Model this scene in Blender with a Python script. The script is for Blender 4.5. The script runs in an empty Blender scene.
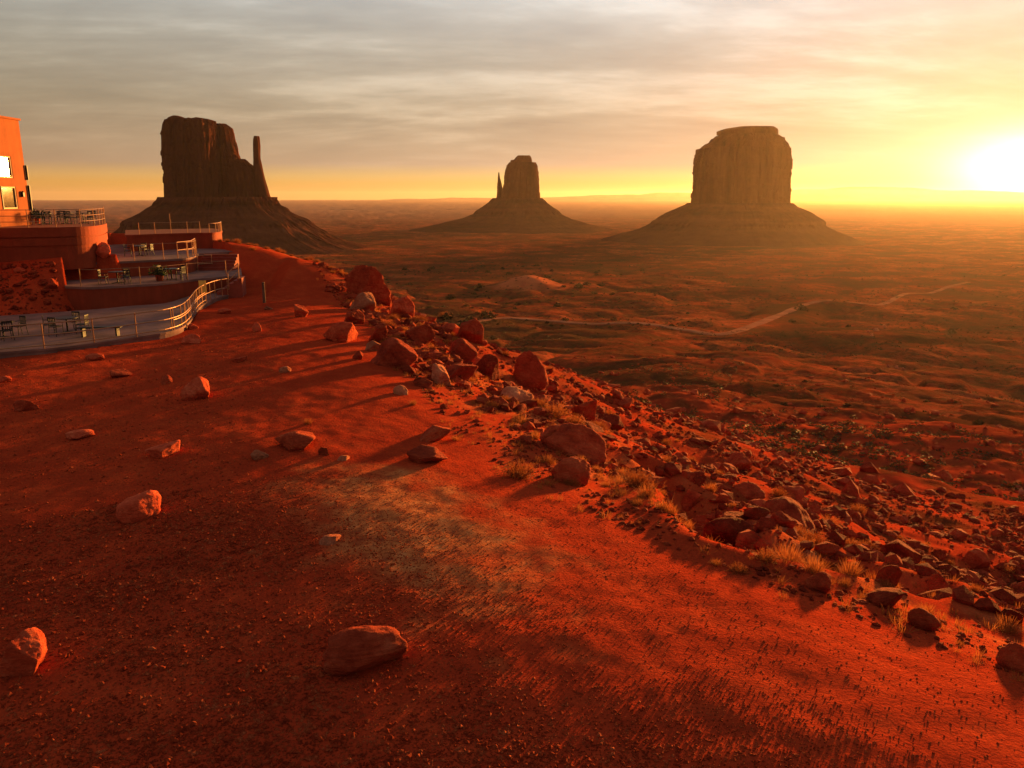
import bpy, bmesh, math, random
import numpy as np
from mathutils import Vector, Matrix, Euler

R = math.radians
random.seed(11)
rng = np.random.default_rng(11)
scene = bpy.context.scene
COL = scene.collection

# ------------------------------------------------------------------ camera
F = 804.0
PITCH = R(13.1)
CAMZ = 6.5
cam_d = bpy.data.cameras.new('camera')
cam = bpy.data.objects.new('camera', cam_d)
COL.objects.link(cam)
cam.location = (0, 0, CAMZ)
cam.rotation_euler = (R(90) - PITCH, 0, 0)
cam_d.sensor_width = 36
cam_d.lens = F / 1024 * 36
cam_d.clip_start = 0.1
cam_d.clip_end = 120000
scene.camera = cam

# ------------------------------------------------------------------ sun, sky, exposure
SUN_AZ = R(32.2)       # clockwise from +Y
SUN_EL = R(2.8)
SUN_DIR = Vector((math.sin(SUN_AZ) * math.cos(SUN_EL), math.cos(SUN_AZ) * math.cos(SUN_EL), math.sin(SUN_EL)))
sl = bpy.data.lights.new('sun', 'SUN')
sl.energy = 5.0
sl.angle = R(4.0)   # the disc is spread by thin cloud on the horizon
sl.color = (1.0, 0.46, 0.10)
so = bpy.data.objects.new('sun', sl)
COL.objects.link(so)
so.rotation_euler = (-SUN_DIR).to_track_quat('-Z', 'Y').to_euler()

vs = scene.view_settings
scene.display_settings.display_device = 'sRGB'
vs.view_transform = 'Standard'
vs.look = 'None'
vs.gamma = 1
vs.use_curve_mapping = False
vs.exposure = 1.82

w = bpy.data.worlds.new('World')
scene.world = w
w.use_nodes = True
nt = w.node_tree
nt.nodes.clear()


def nd(tree, typ, **kw):
    n = tree.nodes.new(typ)
    for k, v in kw.items():
        setattr(n, k, v)
    return n


def lk(tree, a, b):
    tree.links.new(a, b)


def mth(tree, op, a, b=None, c=None, clamp=False):
    n = tree.nodes.new('ShaderNodeMath')
    n.operation = op
    n.use_clamp = clamp
    for i, x in enumerate((a, b, c)):
        if x is None:
            continue
        if isinstance(x, (int, float)):
            n.inputs[i].default_value = x
        else:
            tree.links.new(x, n.inputs[i])
    return n.outputs[0]


def ramp(tree, fac, stops, interp='LINEAR'):
    n = tree.nodes.new('ShaderNodeValToRGB')
    cr = n.color_ramp
    cr.interpolation = interp
    while len(cr.elements) < len(stops):
        cr.elements.new(0.5)
    for e, (p, c) in zip(cr.elements, stops):
        e.position = p
        if isinstance(c, (int, float)):
            c = (c, c, c)
        e.color = (*c[:3], 1)
    if fac is not None:
        tree.links.new(fac, n.inputs[0])
    return n.outputs[0]


def mixc(tree, fac, a, b, blend='MIX'):
    n = tree.nodes.new('ShaderNodeMix')
    n.data_type = 'RGBA'
    n.blend_type = blend
    n.clamp_result = False
    if isinstance(fac, (int, float)):
        n.inputs[0].default_value = fac
    else:
        tree.links.new(fac, n.inputs[0])
    for i, x in ((6, a), (7, b)):
        if isinstance(x, (tuple, list)):
            n.inputs[i].default_value = (*x[:3], 1)
        else:
            tree.links.new(x, n.inputs[i])
    return n.outputs[2]


def s2l(r, g, b):
    f = lambda c: (c / 255 / 12.92) if c / 255 <= 0.04045 else ((c / 255 + 0.055) / 1.055) ** 2.4
    return (f(r), f(g), f(b))


tc = nd(nt, 'ShaderNodeTexCoord')
sep = nd(nt, 'ShaderNodeSeparateXYZ')
lk(nt, tc.outputs['Generated'], sep.inputs[0])
X, Y, Z = sep.outputs
dotn = nd(nt, 'ShaderNodeVectorMath', operation='DOT_PRODUCT')
lk(nt, tc.outputs['Generated'], dotn.inputs[0])
dotn.inputs[1].default_value = SUN_DIR
SD = dotn.outputs['Value']
flat = nd(nt, 'ShaderNodeVectorMath', operation='MULTIPLY')
lk(nt, tc.outputs['Generated'], flat.inputs[0])
flat.inputs[1].default_value = (1, 1, 2.0)
fln = nd(nt, 'ShaderNodeVectorMath', operation='NORMALIZE')
lk(nt, flat.outputs[0], fln.inputs[0])
dot2 = nd(nt, 'ShaderNodeVectorMath', operation='DOT_PRODUCT')
lk(nt, fln.outputs[0], dot2.inputs[0])
dot2.inputs[1].default_value = Vector((SUN_DIR.x, SUN_DIR.y, SUN_DIR.z * 1.1)).normalized()
SF = dot2.outputs['Value']
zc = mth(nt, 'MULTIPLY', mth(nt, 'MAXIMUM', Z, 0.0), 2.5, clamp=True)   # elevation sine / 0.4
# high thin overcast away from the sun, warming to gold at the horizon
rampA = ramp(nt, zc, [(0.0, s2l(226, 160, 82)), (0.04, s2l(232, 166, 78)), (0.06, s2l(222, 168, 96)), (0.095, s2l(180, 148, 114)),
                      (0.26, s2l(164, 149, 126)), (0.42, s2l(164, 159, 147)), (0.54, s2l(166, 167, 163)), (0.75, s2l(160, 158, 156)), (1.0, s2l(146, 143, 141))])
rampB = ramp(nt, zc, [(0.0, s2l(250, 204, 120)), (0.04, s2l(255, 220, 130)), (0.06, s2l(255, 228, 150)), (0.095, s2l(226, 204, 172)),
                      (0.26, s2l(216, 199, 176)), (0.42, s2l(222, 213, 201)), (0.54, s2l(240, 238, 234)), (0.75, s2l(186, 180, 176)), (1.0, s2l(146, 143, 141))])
mixf = mth(nt, 'POWER', mth(nt, 'MULTIPLY_ADD', SD, 1.35, -0.38, clamp=True), 1.6, clamp=True)
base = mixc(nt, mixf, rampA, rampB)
# cloud sheets: direction projected on a flat layer, stretched along the wind
inv = mth(nt, 'DIVIDE', 1.0, mth(nt, 'ADD', mth(nt, 'MAXIMUM', Z, 0.0), 0.13))
cxn = nd(nt, 'ShaderNodeCombineXYZ')
lk(nt, mth(nt, 'MULTIPLY', X, inv), cxn.inputs[0])
lk(nt, mth(nt, 'MULTIPLY', Y, inv), cxn.inputs[1])
mp = nd(nt, 'ShaderNodeMapping')
mp.inputs['Rotation'].default_value = (0, 0, R(-24))
mp.inputs['Scale'].default_value = (0.62, 1.15, 1)
lk(nt, cxn.outputs[0], mp.inputs[0])
cn = nd(nt, 'ShaderNodeTexNoise')
cn.inputs['Scale'].default_value = 0.75
cn.inputs['Detail'].default_value = 7
cn.inputs['Roughness'].default_value = 0.55
cn.inputs['Distortion'].default_value = 1.2
lk(nt, mp.outputs[0], cn.inputs[0])
cn2 = nd(nt, 'ShaderNodeTexNoise')
cn2.inputs['Scale'].default_value = 2.6
cn2.inputs['Detail'].default_value = 6
cn2.inputs['Roughness'].default_value = 0.6
lk(nt, mp.outputs[0], cn2.inputs[0])
cl = mth(nt, 'ADD', mth(nt, 'MULTIPLY', cn.outputs[0], 0.6), mth(nt, 'MULTIPLY', cn2.outputs[0], 0.4))
clf = ramp(nt, cl, [(0.34, (0.74, 0.75, 0.78)), (0.46, (0.92, 0.92, 0.92)), (0.52, (1.04, 1.04, 1.03)), (0.62, (1.42, 1.42, 1.40))])
clfade = mth(nt, 'MULTIPLY', mth(nt, 'SUBTRACT', Z, 0.02), 14, clamp=True)
clm = mixc(nt, clfade, (1, 1, 1), clf)
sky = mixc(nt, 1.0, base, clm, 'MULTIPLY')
# aureole of the sun behind thin cloud
g1 = mth(nt, 'POWER', mth(nt, 'MAXIMUM', SF, 0.0), 50)
g2 = mth(nt, 'POWER', mth(nt, 'MAXIMUM', SF, 0.0), 480)
glow = mixc(nt, 1.0, mixc(nt, g1, (0, 0, 0), (0.24, 0.215, 0.15)), mixc(nt, g2, (0, 0, 0), (2.4, 2.2, 1.6)), 'ADD')
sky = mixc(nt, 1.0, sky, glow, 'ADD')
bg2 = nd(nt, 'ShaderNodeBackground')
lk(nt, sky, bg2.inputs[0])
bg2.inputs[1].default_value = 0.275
nish = nd(nt, 'ShaderNodeTexSky', sky_type='NISHITA')
nish.sun_disc = False
nish.sun_elevation = SUN_EL
nish.sun_rotation = SUN_AZ
nish.air_density = 1.6
nish.dust_density = 2.0
bg1 = nd(nt, 'ShaderNodeBackground')
lk(nt, nish.outputs[0], bg1.inputs[0])
bg1.inputs[1].default_value = 0.05
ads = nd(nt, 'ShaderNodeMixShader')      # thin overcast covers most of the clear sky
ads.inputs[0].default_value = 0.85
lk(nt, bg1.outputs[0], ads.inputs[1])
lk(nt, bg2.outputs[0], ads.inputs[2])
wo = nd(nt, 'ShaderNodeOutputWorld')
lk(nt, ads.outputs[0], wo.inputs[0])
w.cycles.sampling_method = 'MANUAL'
w.cycles.sample_map_resolution = 1024

scene.cycles.use_denoising = True
scene.cycles.max_bounces = 5
scene.cycles.diffuse_bounces = 3
scene.cycles.glossy_bounces = 3
scene.cycles.volume_bounces = 1
scene.cycles.sample_clamp_indirect = 3

HAZE_DENSITY = 1.15e-5

# ------------------------------------------------------------------ noise
def _h(ix, iy, seed):
    n = (ix.astype(np.int64) * 374761393 + iy.astype(np.int64) * 668265263 + seed * 1442695041) & 0xFFFFFFFF
    n = ((n ^ (n >> 13)) * 1274126177) & 0xFFFFFFFF
    n = (n ^ (n >> 16)) & 0xFFFFFFFF
    return n / 4294967296.0


def pn2(x, y, seed=0):
    x = np.asarray(x, float)
    y = np.asarray(y, float)
    x0 = np.floor(x)
    y0 = np.floor(y)
    fx = x - x0
    fy = y - y0
    ux = fx * fx * fx * (fx * (fx * 6 - 15) + 10)
    uy = fy * fy * fy * (fy * (fy * 6 - 15) + 10)

    def g(ax, ay, dx, dy):
        a = _h(ax, ay, seed) * 2 * math.pi
        return np.cos(a) * dx + np.sin(a) * dy
    n00 = g(x0, y0, fx, fy)
    n10 = g(x0 + 1, y0, fx - 1, fy)
    n01 = g(x0, y0 + 1, fx, fy - 1)
    n11 = g(x0 + 1, y0 + 1, fx - 1, fy - 1)
    return (n00 * (1 - ux) + n10 * ux) * (1 - uy) + (n01 * (1 - ux) + n11 * ux) * uy


def fbm(x, y, octv=4, seed=0, gain=0.5):
    s = 0
    a = 1
    for i in range(octv):
        s = s + a * pn2(x * 2 ** i, y * 2 ** i, seed + i * 17)
        a *= gain
    return s


def n3(p, s, seed):
    return (pn2(p[:, 0] * s, p[:, 1] * s + p[:, 2] * s * 1.7, seed) + pn2(p[:, 1] * s, p[:, 2] * s - p[:, 0] * s * 1.3, seed + 5)
            + pn2(p[:, 2] * s, p[:, 0] * s + p[:, 1] * s * 0.9, seed + 9)) / 1.6


def sst(t):
    t = np.clip(t, 0, 1)
    return t * t * (3 - 2 * t)


# ------------------------------------------------------------------ camera maths used to lay the place out
CP, SP = math.cos(PITCH), math.sin(PITCH)


def ray(px, py):
    u = (px - 512) / F
    v = (384 - py) / F
    return Vector((u, CP + v * SP, -SP + v * CP))


def at_z(px, py, z):
    d = ray(px, py)
    t = (z - CAMZ) / d.z
    return Vector((d.x * t, d.y * t, z))


def at_y(px, py, y):
    d = ray(px, py)
    t = y / d.y
    return Vector((d.x * t, y, CAMZ + d.z * t))


# ------------------------------------------------------------------ terrain
CREST = np.array([(100, -400), (40, -80), (22, -15), (14, 2), (8.3, 11), (3.9, 15.3), (1.3, 19.2), (-0.6, 22.6), (-3.6, 33), (-7.2, 46),
                  (-14, 61), (-26, 74), (-60, 88), (-150, 110), (-600, 150), (-3000, 300)], float)


def crest_d(x, y):
    best = np.full(x.shape, 1e18)
    sgn = np.ones(x.shape)
    for a, b in zip(CREST[:-1], CREST[1:]):
        ab = b - a
        L2 = ab @ ab
        t = np.clip(((x - a[0]) * ab[0] + (y - a[1]) * ab[1]) / L2, 0, 1)
        dx = x - a[0] - t * ab[0]
        dy = y - a[1] - t * ab[1]
        d2 = dx * dx + dy * dy
        side = np.where(ab[0] * dy - ab[1] * dx < 0, 1.0, -1.0)
        m = d2 < best
        best = np.where(m, d2, best)
        sgn = np.where(m, side, sgn)
    return np.sqrt(best) * sgn


_s = np.linspace(-60, 400, 4601)
_sl = np.interp(_s, [-60, -36, -14, -7.5, -4.0, -2.0, 0, 2.5, 8, 40, 400], [0.0, -0.022, -0.056, -0.046, 0.03, 0.12, 0.22, 0.40, 0.44, 0.40, 0.38])
_fz = np.concatenate([[0], np.cumsum((_sl[1:] + _sl[:-1]) / 2 * np.diff(_s))])
_fz = _fz - np.interp(-7.0, _s, _fz)
_lr = np.log([1, 45, 60, 90, 125, 200, 300, 420, 560, 760, 1200, 1700, 3000, 10000, 40000])
_lz = [-10, -11.5, -13.5, -19, -25, -38, -49, -60, -69, -77, -92, -103, -116, -121, -121]
DECKS = []   # (polygon, z) clamps under the terraces


TRENCH = None
ROADS = []


def polyline_d(x, y, P):
    best = np.full(np.shape(x), 1e9)
    for a, b in zip(P[:-1], P[1:]):
        ab = b - a
        t = np.clip(((x - a[0]) * ab[0] + (y - a[1]) * ab[1]) / (ab @ ab), 0, 1)
        best = np.minimum(best, np.hypot(x - a[0] - t * ab[0], y - a[1] - t * ab[1]))
    return best


def inpoly(px, py, poly):
    c = np.zeros(px.shape, bool)
    n = len(poly)
    j = n - 1
    for i in range(n):
        xi, yi = poly[i]
        xj, yj = poly[j]
        cond = ((yi > py) != (yj > py)) & (px < (xj - xi) * (py - yi) / ((yj - yi) or 1e-9) + xi)
        c ^= cond
        j = i
    return c


MOUND = at_y(528, 284, 760)


def height(x, y, fine=True):
    x = np.asarray(x, float)
    y = np.asarray(y, float)
    r = np.hypot(x, y) + 1e-6
    d = crest_d(x, y)
    d = d + 1.2 * pn2(x / 9, y / 9, 3) * np.clip((d + 6) / 6, 0, 1)
    zs = -np.interp(d, _s, _fz)
    zs = zs + 0.42 * sst((y - 20) / 11) * sst((-15 - x) / 5) * sst((49 - y) / 4)      # ground banked up to the patio edge
    # hill on which the terraces stand
    y0 = np.interp(x, [-32, -28.5, -26.4, -25.5, -18, -16, -10], [43.9, 44.4, 48.0, 58.5, 57.5, 52.0, 51.5])
    hgt = np.interp(x, [-28, -25, -21, -16, -12, -8], [3.3, 3.0, 2.8, 2.2, 1.7, 1.1])
    wid = np.interp(x, [-28.5, -26.5, -24, -16], [6.5, 4.0, 8.0, 9.5])
    zs = zs + hgt * sst((y - y0) / wid) * sst((-4 - x) / 7)
    zs = zs + 0.10 * pn2(x / 5, y / 5, 8) * np.clip((d + 14) / 8, 0.25, 1) + 0.25 * pn2(x / 14, y / 14, 4) * np.clip((d + 8) / 6, 0.15, 1)
    slope = np.clip((d - 0.5) / 3, 0, 1) * np.clip((60 - d) / 30, 0, 1)
    zs = zs + slope * (0.55 * pn2(x / 4.5, y / 4.5, 21) + 0.9 * pn2(x / 11, y / 11, 22))
    # valley
    zv = np.interp(np.log(r), _lr, _lz)
    a1 = np.interp(r, [30, 80, 250, 700, 2000, 6000], [0.4, 0.7, 0.55, 0.4, 0.4, 1.5])
    zv = zv + a1 * fbm(x / 34, y / 34, 5, 31, 0.58)
    a2 = np.interp(r, [60, 150, 400, 900, 2500, 9000, 20000], [0.0, 4.5, 7.5, 4.5, 5.0, 9, 10])
    zv = zv + a2 * fbm(x / 140 + 3.3, y / 210, 3, 41)
    gl = 1 - np.abs(fbm(x / 75 + 9, y / 75 + 4, 3, 53)) * 3.2
    zv = zv - np.clip(gl, 0, 1) ** 1.5 * np.interp(r, [45, 90, 300, 700, 1500], [0, 2.0, 2.6, 1.4, 0.0])
    wash = 1 - np.abs(pn2(x / 90 + 5, y / 120 - 2, 51)) * 6
    zv = zv - np.clip(wash, 0, 1) ** 2 * np.interp(r, [50, 150, 600, 2000], [0.5, 2.5, 3.0, 0.0])
    a3 = np.interp(r, [800, 3000, 8000], [0, 6, 14])
    zv = zv + a3 * fbm(x / 900, y / 900, 3, 61)
    # pale mound on the valley floor
    dm = np.hypot((x - MOUND.x) / 34, (y - MOUND.y) / 60)
    zv = zv + 12 * np.exp(-dm * dm * 1.1)
    # layered rock: low ledges and benches
    hb = 3.6
    q = zv / hb + 0.35 * pn2(x / 60, y / 60, 55)
    fr = q - np.floor(q)
    st = (np.floor(q) + sst((fr - 0.5) / 0.32 + 0.5) - q) * hb
    zv = zv + st * np.interp(r, [45, 90, 500, 1500], [0, 0.85, 0.45, 0.0]) * np.clip(0.6 + 1.5 * pn2(x / 150, y / 150, 56), 0, 1)
    zv = zv + np.interp(r, [40, 80, 300, 900], [0.1, 0.40, 0.35, 0.1]) * fbm(x / 7, y / 7, 3, 57, 0.7)
    k = 2.5
    z = np.maximum(zs, zv) + np.maximum(k - np.abs(zs - zv), 0) ** 2 / (4 * k)
    if fine:
        near = np.clip((120 - r) / 80, 0, 1)
        z = z + near * (0.018 * pn2(x / 0.45, y / 0.45, 71) + 0.035 * pn2(x / 1.3, y / 1.3, 72))
        z = z + near * slope * (0.10 * pn2(x / 0.9, y / 0.9, 73) + 0.22 * pn2(x / 2.1, y / 2.1, 74))
    if TRENCH is not None:
        td = polyline_d(x, y, TRENCH)
        z = z - 1.5 * np.exp(-(td / 0.95) ** 2) + 0.25 * np.exp(-((td - 1.7) / 0.6) ** 2)
    for P in ROADS:
        m = (r > 200) & (r < 1400) & (np.abs(x - P[:, 0].mean()) < 400)
        if m.any():
            xm, ym = x[m], y[m]
            best = np.full(xm.shape, 1e9)
            zr = np.zeros(xm.shape)
            for a, b in zip(P[:-1], P[1:]):
                ab = b[:2] - a[:2]
                t = np.clip(((xm - a[0]) * ab[0] + (ym - a[1]) * ab[1]) / (ab @ ab), 0, 1)
                dd_ = np.hypot(xm - a[0] - t * ab[0], ym - a[1] - t * ab[1])
                k_ = dd_ < best
                best = np.where(k_, dd_, best)
                zr = np.where(k_, a[2] + t * (b[2] - a[2]), zr)
            wt = sst((26 - best) / 18)
            z[m] = z[m] * (1 - wt) + zr * wt
    for poly, zz in DECKS:
        bx = [p[0] for p in poly]
        by = [p[1] for p in poly]
        m = (x > min(bx)) & (x < max(bx)) & (y > min(by)) & (y < max(by))
        if m.any():
            mm = m & inpoly(x, y, poly)
            z = np.where(mm, np.minimum(z, zz - 0.25), z)
    return z


def h1(x, y):
    return float(height(np.array([x]), np.array([y]))[0])


_T = np.geomspace(4, 30000, 5200)


def hit(px, py):
    d = ray(px, py)
    z = height(d.x * _T, d.y * _T)
    below = np.nonzero(CAMZ + d.z * _T < z)[0]
    if len(below) == 0:
        return None
    t = float(_T[below[0]])
    return Vector((d.x * t, d.y * t, h1(d.x * t, d.y * t)))


_tp = [hit(a, b) for a, b in ((655, 468), (690, 494), (722, 524), (752, 546), (790, 557), (832, 563), (880, 578))]
TRENCH = np.array([(p.x, p.y) for p in _tp])
ROAD_PX = [[(462, 326), (500, 323), (545, 322), (590, 325), (640, 328), (690, 330), (725, 329), (755, 325), (785, 317), (808, 308), (830, 302)],
           [(845, 303), (880, 302), (905, 298), (930, 294), (950, 288), (968, 283)]]
_R = []
for _px in ROAD_PX:
    P = np.array([hit(a, b)[:] for a, b in _px])
    zs_ = P[:, 2].copy()
    for _ in range(2):
        zs_[1:-1] = (zs_[:-2] + zs_[1:-1] * 2 + zs_[2:]) / 4
    P[:, 2] = zs_ + 0.8
    _R.append(P)
ROADS += _R

# ------------------------------------------------------------------ object helpers
def link_mesh(name, me, mat=None, parent=None):
    o = bpy.data.objects.new(name, me)
    COL.objects.link(o)
    if mat:
        me.materials.append(mat)
    if parent:
        o.parent = parent
    return o


def tag(o, label=None, cat=None, group=None, kind=None):
    if label:
        o['label'] = label
    if cat:
        o['category'] = cat
    if group:
        o['group'] = group
    if kind:
        o['kind'] = kind
    return o


def thing(name, label, cat, loc=(0, 0, 0), rz=0, group=None):
    o = bpy.data.objects.new(name, None)
    o.empty_display_size = 0.3
    COL.objects.link(o)
    o.location = loc
    o.rotation_euler = (0, 0, rz)
    return tag(o, label, cat, group)


def dup(root, loc, rz, label=None, group=None, scale=None):
    r = root.copy()
    COL.objects.link(r)
    r.location = loc
    r.rotation_euler = (0, 0, rz)
    if scale is not None:
        r.scale = scale
    if label:
        r['label'] = label
    if group:
        r['group'] = group
    for ch in list(root.children):
        c = ch.copy()
        COL.objects.link(c)
        c.parent = r
        for g in list(ch.children):
            e = g.copy()
            COL.objects.link(e)
            e.parent = c
    return r


def np_mesh(name, V, Fq, smooth=True):
    me = bpy.data.meshes.new(name)
    V = np.asarray(V, np.float32)
    Fq = np.asarray(Fq, np.int32)
    nf, k = Fq.shape
    me.vertices.add(len(V))
    me.vertices.foreach_set('co', V.ravel())
    me.loops.add(nf * k)
    me.loops.foreach_set('vertex_index', Fq.ravel())
    me.polygons.add(nf)
    me.polygons.foreach_set('loop_start', np.arange(0, nf * k, k, dtype=np.int32))
    me.polygons.foreach_set('loop_total', np.full(nf, k, np.int32))
    me.polygons.foreach_set('use_smooth', np.full(nf, smooth, bool))
    me.update(calc_edges=True)
    me.validate()
    return me


class MB:
    def __init__(self):
        self.bm = bmesh.new()

    def box(self, c, s, rot=None, bev=0.0):
        r = bmesh.ops.create_cube(self.bm, size=1)
        M = Matrix.Translation(c) @ (rot.to_matrix().to_4x4() if rot else Matrix.Identity(4)) @ Matrix.Diagonal((*s, 1))
        bmesh.ops.transform(self.bm, matrix=M, verts=r['verts'])
        if bev:
            es = list({e for v in r['verts'] for e in v.link_edges})
            bmesh.ops.bevel(self.bm, geom=es, offset=bev, segments=1, affect='EDGES')
        return self

    def cyl(self, a, b, r1, r2=None, n=10):
        a = Vector(a)
        b = Vector(b)
        d = b - a
        r = bmesh.ops.create_cone(self.bm, cap_ends=True, segments=n, radius1=r1, radius2=r1 if r2 is None else r2, depth=d.length)
        M = Matrix.Translation((a + b) / 2) @ d.to_track_quat('Z', 'Y').to_matrix().to_4x4()
        bmesh.ops.transform(self.bm, matrix=M, verts=r['verts'])
        return self

    def tube(self, pts, r, n=8):
        pts = [Vector(p) for p in pts]
        rings = []
        for i, p in enumerate(pts):
            t = (pts[min(i + 1, len(pts) - 1)] - pts[max(i - 1, 0)]).normalized()
            side = t.cross(Vector((0, 0, 1)))
            if side.length < 1e-3:
                side = Vector((1, 0, 0))
            side.normalize()
            up = side.cross(t)
            rings.append([self.bm.verts.new(p + side * (r * math.cos(2 * math.pi * k / n)) + up * (r * math.sin(2 * math.pi * k / n))) for k in range(n)])
        for a, b in zip(rings[:-1], rings[1:]):
            for k in range(n):
                self.bm.faces.new((a[k], a[(k + 1) % n], b[(k + 1) % n], b[k]))
        self.bm.faces.new(rings[0][::-1])
        self.bm.faces.new(rings[-1])
        return self

    def prism(self, poly, z0, z1):
        n = len(poly)
        lo = [self.bm.verts.new((p[0], p[1], z0)) for p in poly]
        hi = [self.bm.verts.new((p[0], p[1], z1)) for p in poly]
        self.bm.faces.new(hi)
        self.bm.faces.new(lo[::-1])
        for i in range(n):
            self.bm.faces.new((lo[i], lo[(i + 1) % n], hi[(i + 1) % n], hi[i]))
        return self

    def build(self, name, mat, parent=None, smooth=False):
        bmesh.ops.recalc_face_normals(self.bm, faces=self.bm.faces[:])
        me = bpy.data.meshes.new(name)
        self.bm.to_mesh(me)
        self.bm.free()
        if smooth:
            me.polygons.foreach_set('use_smooth', [True] * len(me.polygons))
        return link_mesh(name, me, mat, parent)


# ------------------------------------------------------------------ materials
def new_mat(name, rough=0.9, spec=0.2):
    m = bpy.data.materials.new(name)
    m.use_nodes = True
    t = m.node_tree
    b = t.nodes['Principled BSDF']
    b.inputs['Roughness'].default_value = rough
    b.inputs['Specular IOR Level'].default_value = spec
    return m, t, b


def noise(t, vec, scale, detail=5, rough=0.6, dist=0.0):
    n = t.nodes.new('ShaderNodeTexNoise')
    n.inputs['Scale'].default_value = scale
    n.inputs['Detail'].default_value = detail
    n.inputs['Roughness'].default_value = rough
    n.inputs['Distortion'].default_value = dist
    if vec is not None:
        t.links.new(vec, n.inputs['Vector'])
    return n.outputs[0]


def bump(t, bsdf, h, strength, dist):
    n = t.nodes.new('ShaderNodeBump')
    n.inputs['Strength'].default_value = strength
    n.inputs['Distance'].default_value = dist
    t.links.new(h, n.inputs['Height'])
    t.links.new(n.outputs[0], bsdf.inputs['Normal'])
    return n


def simple(name, col, rough=0.8, metal=0.0, var=0.25, scale=6.0, bmp=0.0):
    m, t, b = new_mat(name, rough)
    c = t.nodes.new('ShaderNodeTexCoord')
    f = noise(t, c.outputs['Object'], scale, 6)
    lo = tuple(x * (1 - var) for x in col)
    hi = tuple(min(1, x * (1 + var)) for x in col)
    t.links.new(ramp(t, f, [(0.3, lo), (0.7, hi)]), b.inputs['Base Color'])
    b.inputs['Metallic'].default_value = metal
    if bmp:
        bump(t, b, noise(t, c.outputs['Object'], scale * 5, 6), 0.5, bmp)
    return m


def ground_mat():
    m, t, b = new_mat('red_desert_soil', 1.0, 0.0)
    c = t.nodes.new('ShaderNodeTexCoord')
    V = c.outputs['Object']

    def att(n):
        a = t.nodes.new('ShaderNodeAttribute')
        a.attribute_name = n
        return a.outputs['Fac']
    big = noise(t, V, 0.11, 6, 0.6)
    med = noise(t, V, 1.1, 6, 0.65)
    fin = noise(t, V, 14, 6, 0.7)
    soil = ramp(t, med, [(0.25, (0.266, 0.0238, 0.0098)), (0.5, (0.392, 0.0392, 0.014)), (0.75, (0.56, 0.0756, 0.0224))])
    soil2 = ramp(t, big, [(0.3, (0.294, 0.028, 0.0112)), (0.7, (0.518, 0.07, 0.021))])
    col = mixc(t, 0.45, soil, soil2)
    col = mixc(t, mth(t, 'MULTIPLY', ramp(t, fin, [(0.35, 1), (0.55, 0)]), 0.45), col, (0.14, 0.0182, 0.0098))
    pale = ramp(t, noise(t, V, 3.2, 7, 0.7), [(0.36, (0.252, 0.077, 0.035)), (0.5, (0.50, 0.145, 0.045)), (0.66, (0.58, 0.22, 0.08))])
    col = mixc(t, att('pale'), col, pale)
    # valley: scrub and washes
    vn = noise(t, V, 0.013, 8, 0.62)
    vn2 = noise(t, V, 0.055, 7, 0.7)
    vcol = ramp(t, vn, [(0.36, (0.1105, 0.0425, 0.0187)), (0.46, (0.1785, 0.0391, 0.01615)), (0.54, (0.3145, 0.0544, 0.01955)), (0.66, (0.425, 0.0935, 0.0357))])
    scrub = ramp(t, vn2, [(0.44, 0), (0.56, 1)])
    speck = ramp(t, noise(t, V, 0.22, 6, 0.8), [(0.49, 0), (0.56, 1)])
    vcol = mixc(t, mth(t, 'MULTIPLY', speck, 0.6), vcol, (0.09, 0.036, 0.015))
    vcol = mixc(t, mth(t, 'MULTIPLY', scrub, 0.6), vcol, (0.077, 0.0378, 0.0154))
    col = mixc(t, att('valley'), col, vcol)
    col = mixc(t, att('far'), col, (0.34, 0.15, 0.095))  # distance haze painted into the soil colour of the far plain
    col = mixc(t, att('mound'), col, (0.616, 0.154, 0.063))
    t.links.new(col, b.inputs['Base Color'])
    g = mth(t, 'ADD', mth(t, 'MULTIPLY', noise(t, V, 5, 6, 0.7), 1.6), fin)
    v = t.nodes.new('ShaderNodeTexVoronoi')
    v.inputs['Scale'].default_value = 22
    t.links.new(V, v.inputs['Vector'])
    g = mth(t, 'SUBTRACT', g, mth(t, 'MULTIPLY', v.outputs['Distance'], 0.35))
    b1 = bump(t, b, g, 0.75, 0.035)
    b2 = t.nodes.new('ShaderNodeBump')
    b2.inputs['Distance'].default_value = 1.6
    t.links.new(mth(t, 'MULTIPLY', att('valley'), 0.95), b2.inputs['Strength'])
    t.links.new(mth(t, 'ADD', noise(t, V, 0.30, 9, 0.75), mth(t, 'MULTIPLY', noise(t, V, 0.07, 6, 0.7), 2.0)), b2.inputs['Height'])
    t.links.new(b1.outputs[0], b2.inputs['Normal'])
    t.links.new(b2.outputs[0], b.inputs['Normal'])
    return m


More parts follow.
